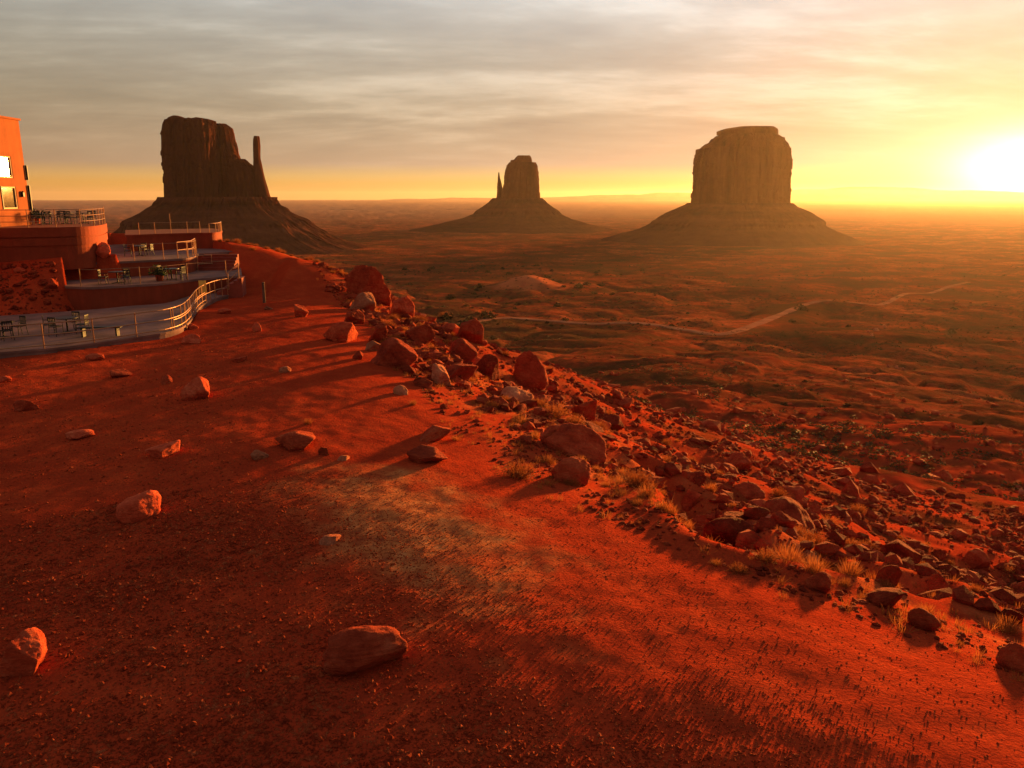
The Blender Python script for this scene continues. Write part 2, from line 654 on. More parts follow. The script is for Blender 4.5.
def rock_mat(name, lo, mid, hi, scale=1.0):
    m, t, b = new_mat(name, 0.95, 0.03)
    g = t.nodes.new('ShaderNodeNewGeometry')
    oi = t.nodes.new('ShaderNodeObjectInfo')
    V = g.outputs['Position']
    n1 = noise(t, V, 1.6 * scale, 8, 0.65)
    n2 = noise(t, V, 9 * scale, 6, 0.7)
    col = ramp(t, mth(t, 'ADD', mth(t, 'MULTIPLY', n1, 0.65), mth(t, 'MULTIPLY', n2, 0.35)), [(0.34, lo), (0.5, mid), (0.64, hi)])
    k = mth(t, 'MULTIPLY_ADD', oi.outputs['Random'], 0.6, 0.7)
    mx = t.nodes.new('ShaderNodeVectorMath')
    mx.operation = 'SCALE'
    t.links.new(col, mx.inputs[0])
    t.links.new(k, mx.inputs['Scale'])
    t.links.new(mx.outputs[0], b.inputs['Base Color'])
    # bedding planes and pits
    mp = t.nodes.new('ShaderNodeMapping')
    mp.inputs['Scale'].default_value = (0.6, 0.6, 3.5)
    c = t.nodes.new('ShaderNodeTexCoord')
    t.links.new(c.outputs['Object'], mp.inputs[0])
    bed = noise(t, mp.outputs[0], 3.0, 6, 0.65, 0.6)
    bump(t, b, mth(t, 'ADD', mth(t, 'MULTIPLY', bed, 1.4), n2), 0.9, 0.12)
    return m


def butte_mat():
    m, t, b = new_mat('butte_sandstone', 1.0, 0.0)
    g = t.nodes.new('ShaderNodeNewGeometry')
    mp = t.nodes.new('ShaderNodeMapping')
    mp.inputs['Scale'].default_value = (0.03, 0.03, 0.0036)
    t.links.new(g.outputs['Position'], mp.inputs[0])
    st = noise(t, mp.outputs[0], 1.0, 8, 0.65)
    mp2 = t.nodes.new('ShaderNodeMapping')
    mp2.inputs['Scale'].default_value = (0.0012, 0.0012, 0.036)
    t.links.new(g.outputs['Position'], mp2.inputs[0])
    bd = noise(t, mp2.outputs[0], 1.0, 6, 0.6)
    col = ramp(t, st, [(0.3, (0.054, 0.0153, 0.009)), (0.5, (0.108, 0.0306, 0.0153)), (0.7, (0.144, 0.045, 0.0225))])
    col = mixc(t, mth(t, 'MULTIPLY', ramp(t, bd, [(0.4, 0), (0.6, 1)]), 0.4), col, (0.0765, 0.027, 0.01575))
    t.links.new(col, b.inputs['Base Color'])
    bump(t, b, mth(t, 'ADD', mth(t, 'MULTIPLY', st, 1.5), noise(t, g.outputs['Position'], 0.05, 8, 0.65)), 0.9, 7.0)
    return m


def talus_mat():
    m, t, b = new_mat('talus_shale', 1.0, 0.0)
    g = t.nodes.new('ShaderNodeNewGeometry')
    mp2 = t.nodes.new('ShaderNodeMapping')
    mp2.inputs['Scale'].default_value = (0.0018, 0.0018, 0.042)
    t.links.new(g.outputs['Position'], mp2.inputs[0])
    bd = noise(t, mp2.outputs[0], 1.0, 6, 0.6)
    rk = noise(t, g.outputs['Position'], 0.045, 9, 0.7)
    col = ramp(t, mth(t, 'ADD', mth(t, 'MULTIPLY', bd, 0.6), mth(t, 'MULTIPLY', rk, 0.4)),
               [(0.36, (0.0561, 0.01734, 0.0102)), (0.5, (0.102, 0.02856, 0.0153)), (0.64, (0.1428, 0.04488, 0.02295))])
    t.links.new(col, b.inputs['Base Color'])
    bump(t, b, rk, 0.9, 5.0)
    return m


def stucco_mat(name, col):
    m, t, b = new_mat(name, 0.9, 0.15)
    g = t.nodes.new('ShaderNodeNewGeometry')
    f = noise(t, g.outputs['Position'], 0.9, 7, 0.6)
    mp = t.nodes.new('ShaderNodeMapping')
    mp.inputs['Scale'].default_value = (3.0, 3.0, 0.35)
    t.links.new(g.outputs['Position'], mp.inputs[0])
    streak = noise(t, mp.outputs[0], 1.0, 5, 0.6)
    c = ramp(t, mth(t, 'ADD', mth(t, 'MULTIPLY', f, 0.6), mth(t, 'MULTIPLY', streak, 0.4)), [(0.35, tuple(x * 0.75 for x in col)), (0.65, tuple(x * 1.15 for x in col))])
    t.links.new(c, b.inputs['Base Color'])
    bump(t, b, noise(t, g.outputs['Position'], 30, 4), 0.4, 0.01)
    return m


def glass_mat():
    m, t, b = new_mat('window_glass', 0.04, 0.5)
    b.inputs['Base Color'].default_value = (0.055, 0.046, 0.032, 1)
    b.inputs['Metallic'].default_value = 0.92
    c = t.nodes.new('ShaderNodeTexCoord')
    bump(t, b, noise(t, c.outputs['Object'], 0.8, 2), 0.15, 0.02)
    return m


def plant_mat(name, lo, hi, rough=0.8, trans=0.5):
    m, t, b = new_mat(name, rough, 0.15)
    g = t.nodes.new('ShaderNodeNewGeometry')
    oi = t.nodes.new('ShaderNodeObjectInfo')
    f = mth(t, 'ADD', mth(t, 'MULTIPLY', noise(t, g.outputs['Position'], 7, 3), 0.6), mth(t, 'MULTIPLY', oi.outputs['Random'], 0.4))
    c = ramp(t, f, [(0.25, lo), (0.75, hi)])
    t.links.new(c, b.inputs['Base Color'])
    tr = t.nodes.new('ShaderNodeBsdfTranslucent')
    t.links.new(c, tr.inputs['Color'])
    mx = t.nodes.new('ShaderNodeMixShader')
    mx.inputs[0].default_value = trans
    t.links.new(b.outputs[0], mx.inputs[1])
    t.links.new(tr.outputs[0], mx.inputs[2])
    t.links.new(mx.outputs[0], t.nodes['Material Output'].inputs[0])
    return m


M_GROUND = ground_mat()
M_ROCK = rock_mat('red_sandstone', (0.22, 0.024, 0.011), (0.42, 0.056, 0.022), (0.56, 0.105, 0.042))
M_PALE = rock_mat('pale_sandstone', (0.32, 0.070, 0.034), (0.48, 0.140, 0.068), (0.58, 0.22, 0.115))
M_DARK = rock_mat('dark_sandstone', (0.12, 0.014, 0.007), (0.25, 0.032, 0.014), (0.38, 0.060, 0.025))
M_PINK = rock_mat('pinkish_sandstone', (0.36, 0.042, 0.018), (0.57, 0.084, 0.036), (0.70, 0.15, 0.068))
M_GRAVEL = rock_mat('red_gravel', (0.24, 0.024, 0.009), (0.46, 0.062, 0.022), (0.78, 0.19, 0.075), 3.0)
M_BUTTE = butte_mat()
M_TALUS = talus_mat()
M_HILL = simple('hazed_hill_rock', (0.26, 0.13, 0.095), 0.95, 0, 0.3, 0.0006)  # rock colour paled to imitate haze over the distant hills
M_ROAD = simple('dirt_track', (0.31, 0.11, 0.058), 1.0, 0, 0.4, 0.08)
M_ROAD.node_tree.nodes['Principled BSDF'].inputs['Specular IOR Level'].default_value = 0.0
M_HILL.node_tree.nodes['Principled BSDF'].inputs['Specular IOR Level'].default_value = 0.0
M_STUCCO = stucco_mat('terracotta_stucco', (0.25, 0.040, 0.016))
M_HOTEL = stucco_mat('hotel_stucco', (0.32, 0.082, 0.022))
M_CONC = simple('pale_concrete', (0.19, 0.088, 0.074), 0.9, 0, 0.4, 0.7, 0.006)
M_STEP = simple('red_step_concrete', (0.24, 0.042, 0.024), 0.85, 0, 0.2, 2.0)
M_RAIL = simple('bronze_rail_metal', (0.36, 0.17, 0.085), 0.38, 0.7, 0.15, 9)
M_BLACK = simple('black_metal', (0.022, 0.018, 0.016), 0.5, 0.3, 0.3, 9)
M_FRAME = simple('window_frame_paint', (0.70, 0.42, 0.20), 0.6, 0, 0.1, 5)
M_GLASS = glass_mat()
M_SIGN = simple('yellow_sign_paint', (0.80, 0.42, 0.08), 0.6, 0, 0.1, 5)
M_WOOD = simple('weathered_wood', (0.12, 0.055, 0.035), 0.9, 0, 0.4, 8, 0.01)
M_GRASS = plant_mat('dry_grass', (0.30, 0.085, 0.020), (0.50, 0.17, 0.042), trans=0.35)
M_SHRUB = plant_mat('rabbitbrush', (0.24, 0.062, 0.016), (0.42, 0.13, 0.032), trans=0.35)
M_SAGE = plant_mat('sagebrush', (0.040, 0.022, 0.009), (0.085, 0.048, 0.018), trans=0.15)
M_GREEN = plant_mat('terrace_plant', (0.02, 0.03, 0.012), (0.05, 0.07, 0.025))

# ------------------------------------------------------------------ terraces (laid out first: they level the ground under them)
def catmull(pts, n=6):
    pts = [Vector(p) for p in pts]
    out = []
    for i in range(len(pts) - 1):
        p0 = pts[max(i - 1, 0)]
        p1 = pts[i]
        p2 = pts[i + 1]
        p3 = pts[min(i + 2, len(pts) - 1)]
        for k in range(n):
            t = k / n
            out.append(0.5 * ((2 * p1) + (p2 - p0) * t + (2 * p0 - 5 * p1 + 4 * p2 - p3) * t * t + (3 * p1 - p0 - 3 * p2 + p3) * t ** 3))
    out.append(pts[-1])
    return out


def edge(pxs, z, n=5):
    return catmull([at_z(a, b, z) for a, b in pxs], n)


Z0, Z1, Z2, Z3, ZB = 0.2, 1.25, 2.3, 3.6, 4.65
E0f = edge([(-70, 358), (0, 352), (60, 347), (100, 342), (140, 336), (170, 331), (187, 323), (200, 306), (215, 298), (228, 295)], Z0)
E0b = edge([(231, 291), (210, 292), (190, 296), (167, 303), (130, 306), (100, 309), (46, 313), (0, 316), (-70, 321)], Z0)
E1f = edge([(66, 286), (85, 287), (100, 286.7), (130, 285), (162, 283), (200, 278.5), (231, 276), (241, 275)], Z1)
E1b = edge([(240, 268), (215, 269), (192, 270), (162, 274), (130, 277), (100, 278.5), (66, 280)], Z1)
E2f = edge([(94, 262.5), (114, 261.6), (150, 260), (182, 258.4), (191, 257.2), (196, 255.5), (198, 253.5)], Z2)
E2b = edge([(232, 251.5), (221, 249), (190, 247), (130, 244), (94, 246)], Z2)
E3f = edge([(126, 235), (165, 233.6), (196, 232.8), (212, 232.6), (219, 231.8), (221.5, 230.6), (221, 229.6)], Z3)
E3b = edge([(212, 228.4), (126, 230)], Z3)
EBf = edge([(-80, 228.4), (0, 228), (40, 227.5), (70, 227), (90, 226.2), (100, 225), (105, 223.3), (104, 221.8)], ZB)
EBb = edge([(97, 220.3), (40, 219), (-80, 219)], ZB)


def poly2(f, b):
    return [(p.x, p.y) for p in list(f) + list(b)]


P0, P1, P2, P3, PB = poly2(E0f, E0b), poly2(E1f, E1b), poly2(E2f, E2b), poly2(E3f, E3b), poly2(EBf, EBb)
DECKS += [(P0, Z0), (P1, Z1), (P2, Z2), (P3, Z3), (PB, ZB)]

# ------------------------------------------------------------------ ground sheet
def build_ground():
    th_f = np.linspace(R(-41), R(41), 760)
    th_c = np.linspace(R(41), R(319), 110)[1:-1]
    th = np.concatenate([th_f, th_c])
    rr = np.concatenate([np.array([0.4, 1.0, 2.0, 3.0, 4.0]), np.geomspace(5, 140, 520), np.geomspace(141, 3600, 330)[1:], np.geomspace(3700, 36000, 80)])
    nT, nR = len(th), len(rr)
    RR, TH = np.meshgrid(rr, th, indexing='ij')
    x = (RR * np.sin(TH)).ravel()
    y = (RR * np.cos(TH)).ravel()
    z = height(x, y)
    V = np.column_stack([x, y, z])
    i = np.arange(nR - 1)[:, None]
    j = np.arange(nT)[None, :]
    j2 = (j + 1) % nT
    q = np.stack([np.broadcast_to(i * nT + j, (nR - 1, nT)), np.broadcast_to((i + 1) * nT + j, (nR - 1, nT)),
                  np.broadcast_to((i + 1) * nT + j2, (nR - 1, nT)), np.broadcast_to(i * nT + j2, (nR - 1, nT))], -1).reshape(-1, 4)
    q = q[:, ::-1]
    me = np_mesh('ground', V, q)
    r = RR.ravel()
    d = crest_d(x, y)
    def setf(n, vals):
        a = me.attributes.new(n, 'FLOAT', 'POINT')
        a.data.foreach_set('value', np.asarray(vals, np.float32))
    va = sst((np.minimum(r - 60, 200) + 25 * fbm(x / 30, y / 30, 3, 90)) / 110) * sst((d - 20) / 20)
    va = np.maximum(va, 0.8 * sst((d - 4) / 12) * sst(0.5 + 1.3 * fbm(x / 5, y / 5, 4, 94)))
    setf('valley', va)
    c = at_z(412, 532, -0.2)
    e = np.hypot((x - c.x) * 0.80 + (y - c.y) * 0.5, ((y - c.y) * 0.8 - (x - c.x) * 0.5) * 0.45) / 1.7
    pal = sst(1.35 - e + 0.7 * fbm(x / 1.2, y / 1.2, 4, 91)) * 0.85
    sl_ = sst((d + 1.2) / 2.5) * sst((14 - d) / 8) * sst(0.25 + 1.4 * fbm(x / 2.2, y / 2.2, 4, 93)) * 0.45
    setf('pale', np.clip(pal + sl_, 0, 1))
    dm = np.hypot((x - MOUND.x) / 30, (y - MOUND.y) / 50)
    setf('far', sst((np.log(r) - math.log(2500)) / 1.4))  # mask for the haze tint on the distant plain
    setf('mound', sst(1.5 - dm + 0.5 * fbm(x / 18, y / 18, 3, 92)) * 0.8)
    o = link_mesh('ground', me, M_GROUND)
    tag(o, kind='structure')
    return o


build_ground()

# ------------------------------------------------------------------ far hills and mesas
def ridge(name, pts, D, thick, seed, amp=0.5):
    """long hill: crest heights along x at a real distance, falling away front and back"""
    W = [at_y(a, b, D) for a, b in pts]
    xs = np.linspace(W[0].x, W[-1].x, 500)
    zt = np.interp(xs, [p.x for p in W], [p.z for p in W])
    zt = zt + amp * D / F * fbm(xs / (D * 0.03), xs * 0 + seed, 4, seed)
    zb = -125.0
    prof = [(-0.5, 0.0), (-0.30, 0.35), (-0.2, 0.55), (-0.17, 0.95), (-0.10, 1.0), (0.12, 1.0), (0.25, 0.6), (0.5, 0.0)]
    V = []
    for k, (o_, s_) in enumerate(prof):
        yy = D + o_ * thick + thick * 0.08 * fbm(xs / (D * 0.02), xs * 0 + k * 0.35, 3, seed + 3)
        V.append(np.column_stack([xs, yy, zb + (np.maximum(zt - zb, 2) * s_)]))
    V = np.concatenate(V)
    n = len(xs)
    q = [(k * n + i, k * n + i + 1, (k + 1) * n + i + 1, (k + 1) * n + i) for k in range(len(prof) - 1) for i in range(n - 1)]
    o = link_mesh(name, np_mesh(name, V, q), M_HILL)
    tag(o, kind='structure')


ridge('hills', [(-60, 207), (60, 205), (100, 204), (116, 202.5), (152, 202), (200, 204), (290, 203), (318, 201), (345, 201.5), (400, 199), (440, 198.5), (452, 197.5), (482, 198), (560, 197),
                (600, 195), (640, 194.5), (658, 192.5), (692, 193), (790, 190.5), (800, 189.5), (830, 189), (850, 187), (905, 187.5), (930, 190), (990, 191), (1080, 195)], 31000, 3500, 5, 0.6)
ridge('hills', [(-60, 210), (100, 209), (160, 207.5), (290, 208.5), (330, 206.5), (400, 207), (440, 205.5), (500, 206), (560, 208), (640, 205), (690, 204), (800, 203), (880, 203.5), (1080, 207)], 17000, 1800, 9, 0.8)
ridge('hills', [(270, 215), (310, 214), (380, 213.5), (420, 212), (470, 214.5), (600, 215.5), (660, 214), (800, 212.5), (900, 211.5), (1080, 213)], 9000, 900, 15, 0.8)

# ------------------------------------------------------------------ buttes
def stack(name, levels, D, mat, parent, yoff=0.0, depth=0.9, power=3.0, amp=5.0, colw=18.0, seed=1, nz=110, nth=320, talus=False, zbase=None, topn=3.0):
    lv = []
    for (py, xl, xr) in levels:
        a = at_y(xl, py, D)
        b_ = at_y(xr, py, D)
        lv.append((a.z, a.x, b_.x))
    lv.sort()
    Zs = [l[0] for l in lv]
    if zbase is not None:
        Zs[0] = zbase
    zs = np.unique(np.concatenate([np.linspace(Zs[0], Zs[-1], nz), np.array(Zs)]))
    xl = np.interp(zs, Zs, [l[1] for l in lv])
    xr = np.interp(zs, Zs, [l[2] for l in lv])
    th = np.linspace(0, 2 * math.pi, nth, endpoint=False)
    ct, st = np.cos(th), np.sin(th)
    rad = (np.abs(ct) ** power + np.abs(st) ** power) ** (-1 / power)
    cx = (xl + xr) / 2
    ha = (xr - xl) / 2
    hb = depth * (ha if talus else np.full_like(ha, ha.mean()) * 0.6 + ha * 0.4)
    ZZ, TT = np.meshgrid(zs, th, indexing='ij')
    Rm = ha.mean()
    u = TT * Rm / colw
    per = 2 * math.pi * Rm / colw

    def pnoise(uu, vv, sd):
        f = sst(TT / (2 * math.pi))
        return pn2(uu, vv, sd) * (1 - f) + pn2(uu - per, vv, sd) * f
    if talus:
        off = amp * (pnoise(u, ZZ / 90, seed) * 1.2 + 0.8 * pnoise(u * 2.7, ZZ / 30, seed + 1) + 0.45 * pnoise(u * 6, ZZ / 12, seed + 2))
        led = np.sin(ZZ / 9.0 + 2.0 * pn2(ZZ / 23, ZZ * 0, seed + 7)) * amp * 0.5
        off = off + led
    else:
        col_ = pnoise(u, ZZ / 160, seed)
        off = amp * (1.3 * col_ - 1.1 * np.clip(0.16 - np.abs(pnoise(u * 0.8 + 7, ZZ / 260, seed + 2)), 0, 1) * 7
                     + 0.6 * pnoise(u * 2.6, ZZ / 60, seed + 3) + 0.35 * pnoise(u * 6, ZZ / 22, seed + 4))
        off = off + amp * 0.35 * np.sign(pn2(ZZ / 16, u * 0.6, seed + 5)) * (np.abs(pn2(ZZ / 16, u * 0.6, seed + 5)) > 0.25)
    bx = cx[:, None] + ha[:, None] * rad[None, :] * ct[None, :]
    by = D + yoff + hb[:, None] * rad[None, :] * st[None, :]
    for _ in range(3):   # the bearing of the two flanks, as seen from the viewpoint, sets width and centre of each level
        tn = bx / by
        lo_, hi_ = tn.min(1), tn.max(1)
        kk = (xr - xl) / D / np.maximum(hi_ - lo_, 1e-9)
        mid = bx.mean(1)
        bx = mid[:, None] + (bx - mid[:, None]) * kk[:, None]
        tn = bx / by
        bx = bx + (((xl + xr) / 2 / D - (tn.min(1) + tn.max(1)) / 2) * (D + yoff))[:, None]
    cx = bx.mean(1)
    off = off - (0 if talus else amp * 0.35)
    x = bx + off * ct[None, :]
    y = by + off * st[None, :]
    V = np.column_stack([x.ravel(), y.ravel(), ZZ.ravel()])
    nzz = len(zs)
    # closed top: shrinking rings
    tops = []
    for k, f in enumerate((0.86, 0.6, 0.3, 0.05)):
        xx = cx[-1] + (x[-1] - cx[-1]) * f
        yy = D + yoff + (y[-1] - D - yoff) * f
        zt = zs[-1] + (topn * (0.25 + 0.9 * pn2(xx / 22, yy / 22, seed + 30)) if not talus else 0.0) * (1 if k else 0.6)
        tops.append(np.column_stack([xx, yy, np.broadcast_to(zt, xx.shape)]))
    V = np.concatenate([V] + tops)
    rows = nzz + len(tops)
    i = np.arange(rows - 1)[:, None]
    j = np.arange(nth)[None, :]
    j2 = (j + 1) % nth
    B = lambda a: np.broadcast_to(a, (rows - 1, nth))
    q = np.stack([B(i * nth + j), B(i * nth + j2), B((i + 1) * nth + j2), B((i + 1) * nth + j)], -1).reshape(-1, 4)
    me = np_mesh(name, V, q, smooth=False)
    return link_mesh(name, me, mat, parent)


wm = thing('butte', 'dark butte with a thumb of rock at its right, behind the terraces', 'butte')
stack('cliff', [(200, 164, 222), (195, 163.5, 222), (161, 160.5, 219), (150, 160, 219), (135, 160, 218.5), (126, 161.5, 218), (121.5, 164, 217)], 1800, M_BUTTE, wm, -25, 0.8, 3.2, 5, 17, 3, topn=9)
stack('cliff', [(200, 205, 251), (195, 205, 250), (158, 208, 241), (140, 210, 236.5), (127, 212, 233.5), (123, 212, 228)], 1800, M_BUTTE, wm, 30, 0.9, 3.2, 4, 15, 8, nth=220, topn=4)
stack('cliff', [(201, 222, 268), (196, 224, 266), (180, 226, 262), (168, 228, 257), (162, 230, 250), (159, 236, 247)], 1800, M_BUTTE, wm, 10, 0.55, 2.6, 4, 13, 15, nth=200, topn=4)
stack('rock_summit', [(123, 165, 190), (119, 168, 186), (117.4, 172, 182)], 1800, M_BUTTE, wm, -25, 1.0, 2.4, 2.5, 13, 12, nz=16, nth=120, topn=2)
stack('rock_thumb', [(202, 255, 274.5), (196, 254.5, 270.5), (180, 253.6, 265.8), (168, 253.2, 263), (158, 253, 261), (145, 252.8, 260.6), (139, 253, 260.2), (136, 253.6, 259.6)], 1800, M_BUTTE, wm, 5, 1.0, 3.0, 0.9, 10, 23, nz=60, nth=90, topn=1)
stack('talus_slope', [(268, -40, 460), (262, 20, 425), (255, 62, 392), (248, 82, 362), (243, 93, 345), (235, 105, 331), (228, 115, 319), (220, 127, 303), (212, 140, 290), (205, 150, 281), (197, 160, 274)],
      1800, M_TALUS, wm, 0, 0.95, 2.1, 12, 40, 33, nz=150, nth=420, talus=True, zbase=-170)

em = thing('butte', 'small far butte with a thin spire at its left, in the middle', 'butte')
stack('cliff', [(201, 499, 541), (196, 500.5, 540), (184, 503.2, 539), (173, 504, 538.3), (166, 506, 537.2), (162.5, 508.5, 535.5)], 3200, M_BUTTE, em, 0, 0.85, 3.0, 3, 20, 41, nth=240, topn=2)
stack('rock_summit', [(165, 509.5, 532.5), (160.2, 510.8, 532), (159.8, 514, 531.8), (157.6, 515.5, 531.4), (155.6, 517.5, 530)], 3200, M_BUTTE, em, 0, 0.7, 4.5, 1.0, 20, 44, nz=24, nth=120, topn=1)
stack('rock_thumb', [(201, 495.5, 504), (196, 496.6, 503.5), (184, 497.2, 501.8), (178, 497.7, 500.2), (172.5, 498.2, 499.4)], 3200, M_BUTTE, em, 0, 1.1, 2.2, 1.2, 12, 47, nz=40, nth=70, topn=1)
stack('talus_slope', [(238, 340, 680), (233, 390, 640), (228, 420, 606), (224, 440, 587), (219, 459, 572), (214, 473, 562), (207, 483, 553), (198, 494, 541.5)],
      3200, M_TALUS, em, 0, 0.95, 2.1, 10, 50, 51, nz=110, nth=320, talus=True, zbase=-170)

mb = thing('butte', 'broad flat capped butte nearest the rising sun', 'butte')
stack('cliff', [(206, 690, 791.5), (201, 690.4, 791), (180, 692.4, 792), (166, 693, 793), (149, 695.3, 791.5), (148.4, 699, 790.5), (143.5, 704.5, 788), (142.5, 707.5, 786.5), (138.5, 710.5, 784.5), (138, 713, 782), (135.5, 716, 778)],
      2200, M_BUTTE, mb, 0, 0.8, 2.8, 5.5, 15, 61, nth=420, topn=1)
stack('rock_cap', [(137, 719.5, 775.5), (135, 719, 776), (134.4, 716.5, 778.5), (131, 716.5, 778.5), (129.4, 721, 777.5), (127.4, 734, 774)], 2200, M_BUTTE, mb, 0, 0.7, 4.0, 0.9, 16, 66, nz=20, nth=220, topn=1)
stack('talus_slope', [(258, 500, 950), (250, 560, 895), (243, 592, 868), (238, 612, 852), (233, 628, 842), (229, 640, 833), (220, 659, 818), (210, 675, 803), (203, 687.5, 793)],
      2200, M_TALUS, mb, 0, 0.9, 2.1, 12, 42, 71, nz=150, nth=460, talus=True, zbase=-170)

# ------------------------------------------------------------------ dirt road
def road(name, P, half):
    pts = catmull([(p[0], p[1], 0) for p in P], 30)
    V, q = [], []
    K = 7
    for i, p in enumerate(pts):
        t = (pts[min(i + 1, len(pts) - 1)] - pts[max(i - 1, 0)]).normalized()
        s = Vector((-t.y, t.x, 0))
        wob = half * (1 + 0.35 * float(pn2(np.array([i / 9.0]), np.array([1.5]), 7)[0]))
        for k in range(K):
            f = (k / (K - 1)) * 2 - 1
            a = p + s * f * wob
            V.append((a.x, a.y, h1(a.x, a.y) + (0.30 if abs(f) < 0.9 else -0.3)))
    for i in range(len(pts) - 1):
        for k in range(K - 1):
            q.append((i * K + k, i * K + k + 1, (i + 1) * K + k + 1, (i + 1) * K + k))
    o = link_mesh(name, np_mesh(name, V, q), M_ROAD)
    tag(o, kind='structure')


for P in ROADS:
    road('dirt_road', P, 3.6)

# ------------------------------------------------------------------ terraces, stairs, hotel
def offset_poly(poly, d):
    n = len(poly)
    c = Vector((sum(p[0] for p in poly) / n, sum(p[1] for p in poly) / n))
    area = sum(poly[i][0] * poly[(i + 1) % n][1] - poly[(i + 1) % n][0] * poly[i][1] for i in range(n))
    sg = 1 if area > 0 else -1
    out = []
    for i in range(n):
        a, b, c2 = Vector(poly[i - 1]), Vector(poly[i]), Vector(poly[(i + 1) % n])
        t = (c2 - a)
        if t.length < 1e-6:
            out.append(tuple(b))
            continue
        t.normalize()
        out.append((b.x + t.y * d * sg, b.y - t.x * d * sg))
    return out


def terrace(label, poly, z, zb, wall_mat=M_STUCCO, slab=0.14, band=None, deck=None):
    t = thing('terrace', label, 'terrace', (poly[0][0], poly[0][1], 0))
    P = [(p[0] - poly[0][0], p[1] - poly[0][1]) for p in poly]
    MB().prism(P, zb, z - slab).build('retaining_wall', wall_mat, t)
    MB().prism(offset_poly(P, 0.06), z - slab + 0.003, z).build('deck', deck or M_CONC, t)
    if band:
        for b0, b1, dd in band:
            MB().prism(offset_poly(P, dd), b0, b1).build('wall_band', wall_mat, t)
    return t


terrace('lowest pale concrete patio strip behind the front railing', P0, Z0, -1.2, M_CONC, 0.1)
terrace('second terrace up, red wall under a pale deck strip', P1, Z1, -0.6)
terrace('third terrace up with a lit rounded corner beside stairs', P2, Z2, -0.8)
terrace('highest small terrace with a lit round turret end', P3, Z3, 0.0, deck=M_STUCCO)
tb = thing('terrace', 'wide hotel balcony platform with banded round end, below the orange building', 'terrace', (PB[0][0], PB[0][1], 0))
PBl = [(p[0] - PB[0][0], p[1] - PB[0][1]) for p in PB]
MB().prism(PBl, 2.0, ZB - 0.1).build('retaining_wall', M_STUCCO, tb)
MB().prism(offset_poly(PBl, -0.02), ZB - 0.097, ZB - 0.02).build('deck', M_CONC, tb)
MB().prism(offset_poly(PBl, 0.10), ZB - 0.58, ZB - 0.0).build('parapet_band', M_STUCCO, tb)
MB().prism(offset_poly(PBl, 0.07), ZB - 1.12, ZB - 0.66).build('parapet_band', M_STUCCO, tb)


def stairs(label, a, b, width, z0, z1, n):
    """flight rising from a to b (plan points), width across"""
    a = Vector(a)
    b = Vector(b)
    d = (b - a)
    L = d.length
    d.normalize()
    ang = math.atan2(d.y, d.x)
    t = thing('stairs', label, 'stairs', (a.x, a.y, z0), ang)
    for k in range(n):
        hgt = (z1 - z0) * (k + 1) / n
        m = MB()
        m.box((L * (k + 0.5) / n, 0, hgt / 2 - 0.15), (L / n - 0.004, width, hgt + 0.3))
        m.box((L * (k + 0.5) / n - 0.02, 0, hgt + 0.014), (L / n + 0.02, width + 0.04, 0.022))
        m.build('step', M_STEP, t)
    return t


sa0, sa1 = at_z(224, 292, Z0), at_z(243, 277.5, Z1)
stairs('red stair flight climbing to the right beside the sloping double handrail', (sa0.x, sa0.y - 0.9), (sa1.x, sa0.y - 0.6), 1.8, Z0, Z1, 6)
sb = at_z(216, 270.5, Z1)
stairs('red stair flight between the second and third terraces', (sb.x, sb.y), (sb.x - 0.1, sb.y + 1.7), 2.5, Z1, Z2, 5)


def resample(pts, step):
    pts = [Vector(p) for p in pts]
    out = [pts[0]]
    acc = 0
    for a, b in zip(pts[:-1], pts[1:]):
        L = (b - a).length
        pos = step - acc
        while pos <= L:
            out.append(a.lerp(b, pos / L))
            pos += step
        acc = L - (pos - step)
    if (out[-1] - pts[-1]).length > step * 0.35:
        out.append(pts[-1])
    return out


def railing(label, pts, hgt=1.05, step=1.8, rails=(1.0, 0.52), mat=M_RAIL, rr=0.028, post=0.03, tall=()):
    b = Vector(pts[0])
    t = thing('railing', label, 'railing', b)
    P = [Vector(p) - b for p in pts]
    for i, p in enumerate(resample(P, step)):
        h = hgt * (1.75 if i in tall else 1.03)
        MB().cyl(p + Vector((0, 0, -0.08)), p + Vector((0, 0, h)), post, post, 8).build('post', mat, t)
    for f in rails:
        MB().tube([p + Vector((0, 0, hgt * f)) for p in P], rr).build('rail', mat, t)
    return t


inset = lambda pts, d: [Vector((p[0], p[1], 0)) for p in offset_poly([(q.x, q.y) for q in pts], d)]
def lift(pts, z):
    return [Vector((p.x, p.y, z)) for p in pts]


railing('bronze railing along the front edge of the lowest patio', lift(E0f[:38], Z0), 1.07, 2.0, (1.0, 0.55, 0.12))
railing('curving double railing where the lowest patio bends back', lift(E0f[26:], Z0), 1.07, 1.0, (1.0, 0.45))
e = sa0
railing('steep sunlit double handrail of the right stair flight', [(sa0.x + 1.0, sa0.y - 1.85, Z0 + 0.45), (sa1.x, sa0.y - 1.5, Z1)], 1.0, 1.3, (1.0, 0.5))
railing('slim post railing along the second terrace front', lift(E1f[4:-6], Z1), 1.05, 3.4, (0.98,), rr=0.014)
railing('slim post railing along the third terrace front', lift(E2f[3:-4], Z2), 1.1, 1.9, (0.98, 0.5), rr=0.012)
railing('short sunlit railing at the third terrace corner', [at_z(178, 258.2, Z2), at_z(192, 256.2, Z2), at_z(196, 253, Z2)], 1.1, 1.3, (1.0, 0.5))
railing('short sunlit railing beside the stair flight between terraces', [at_z(198, 271, Z1), at_z(213, 270, Z1)], 1.1, 1.1, (1.0, 0.45))
railing('tall post railing on the highest small terrace', lift(E3f[2:12], Z3), 0.9, 1.3, (0.98,), rr=0.012, tall=(2, 5))
railing('square sunlit railing on the turret end', lift(E3f[14:-3], Z3), 0.75, 0.8, (1.0,))
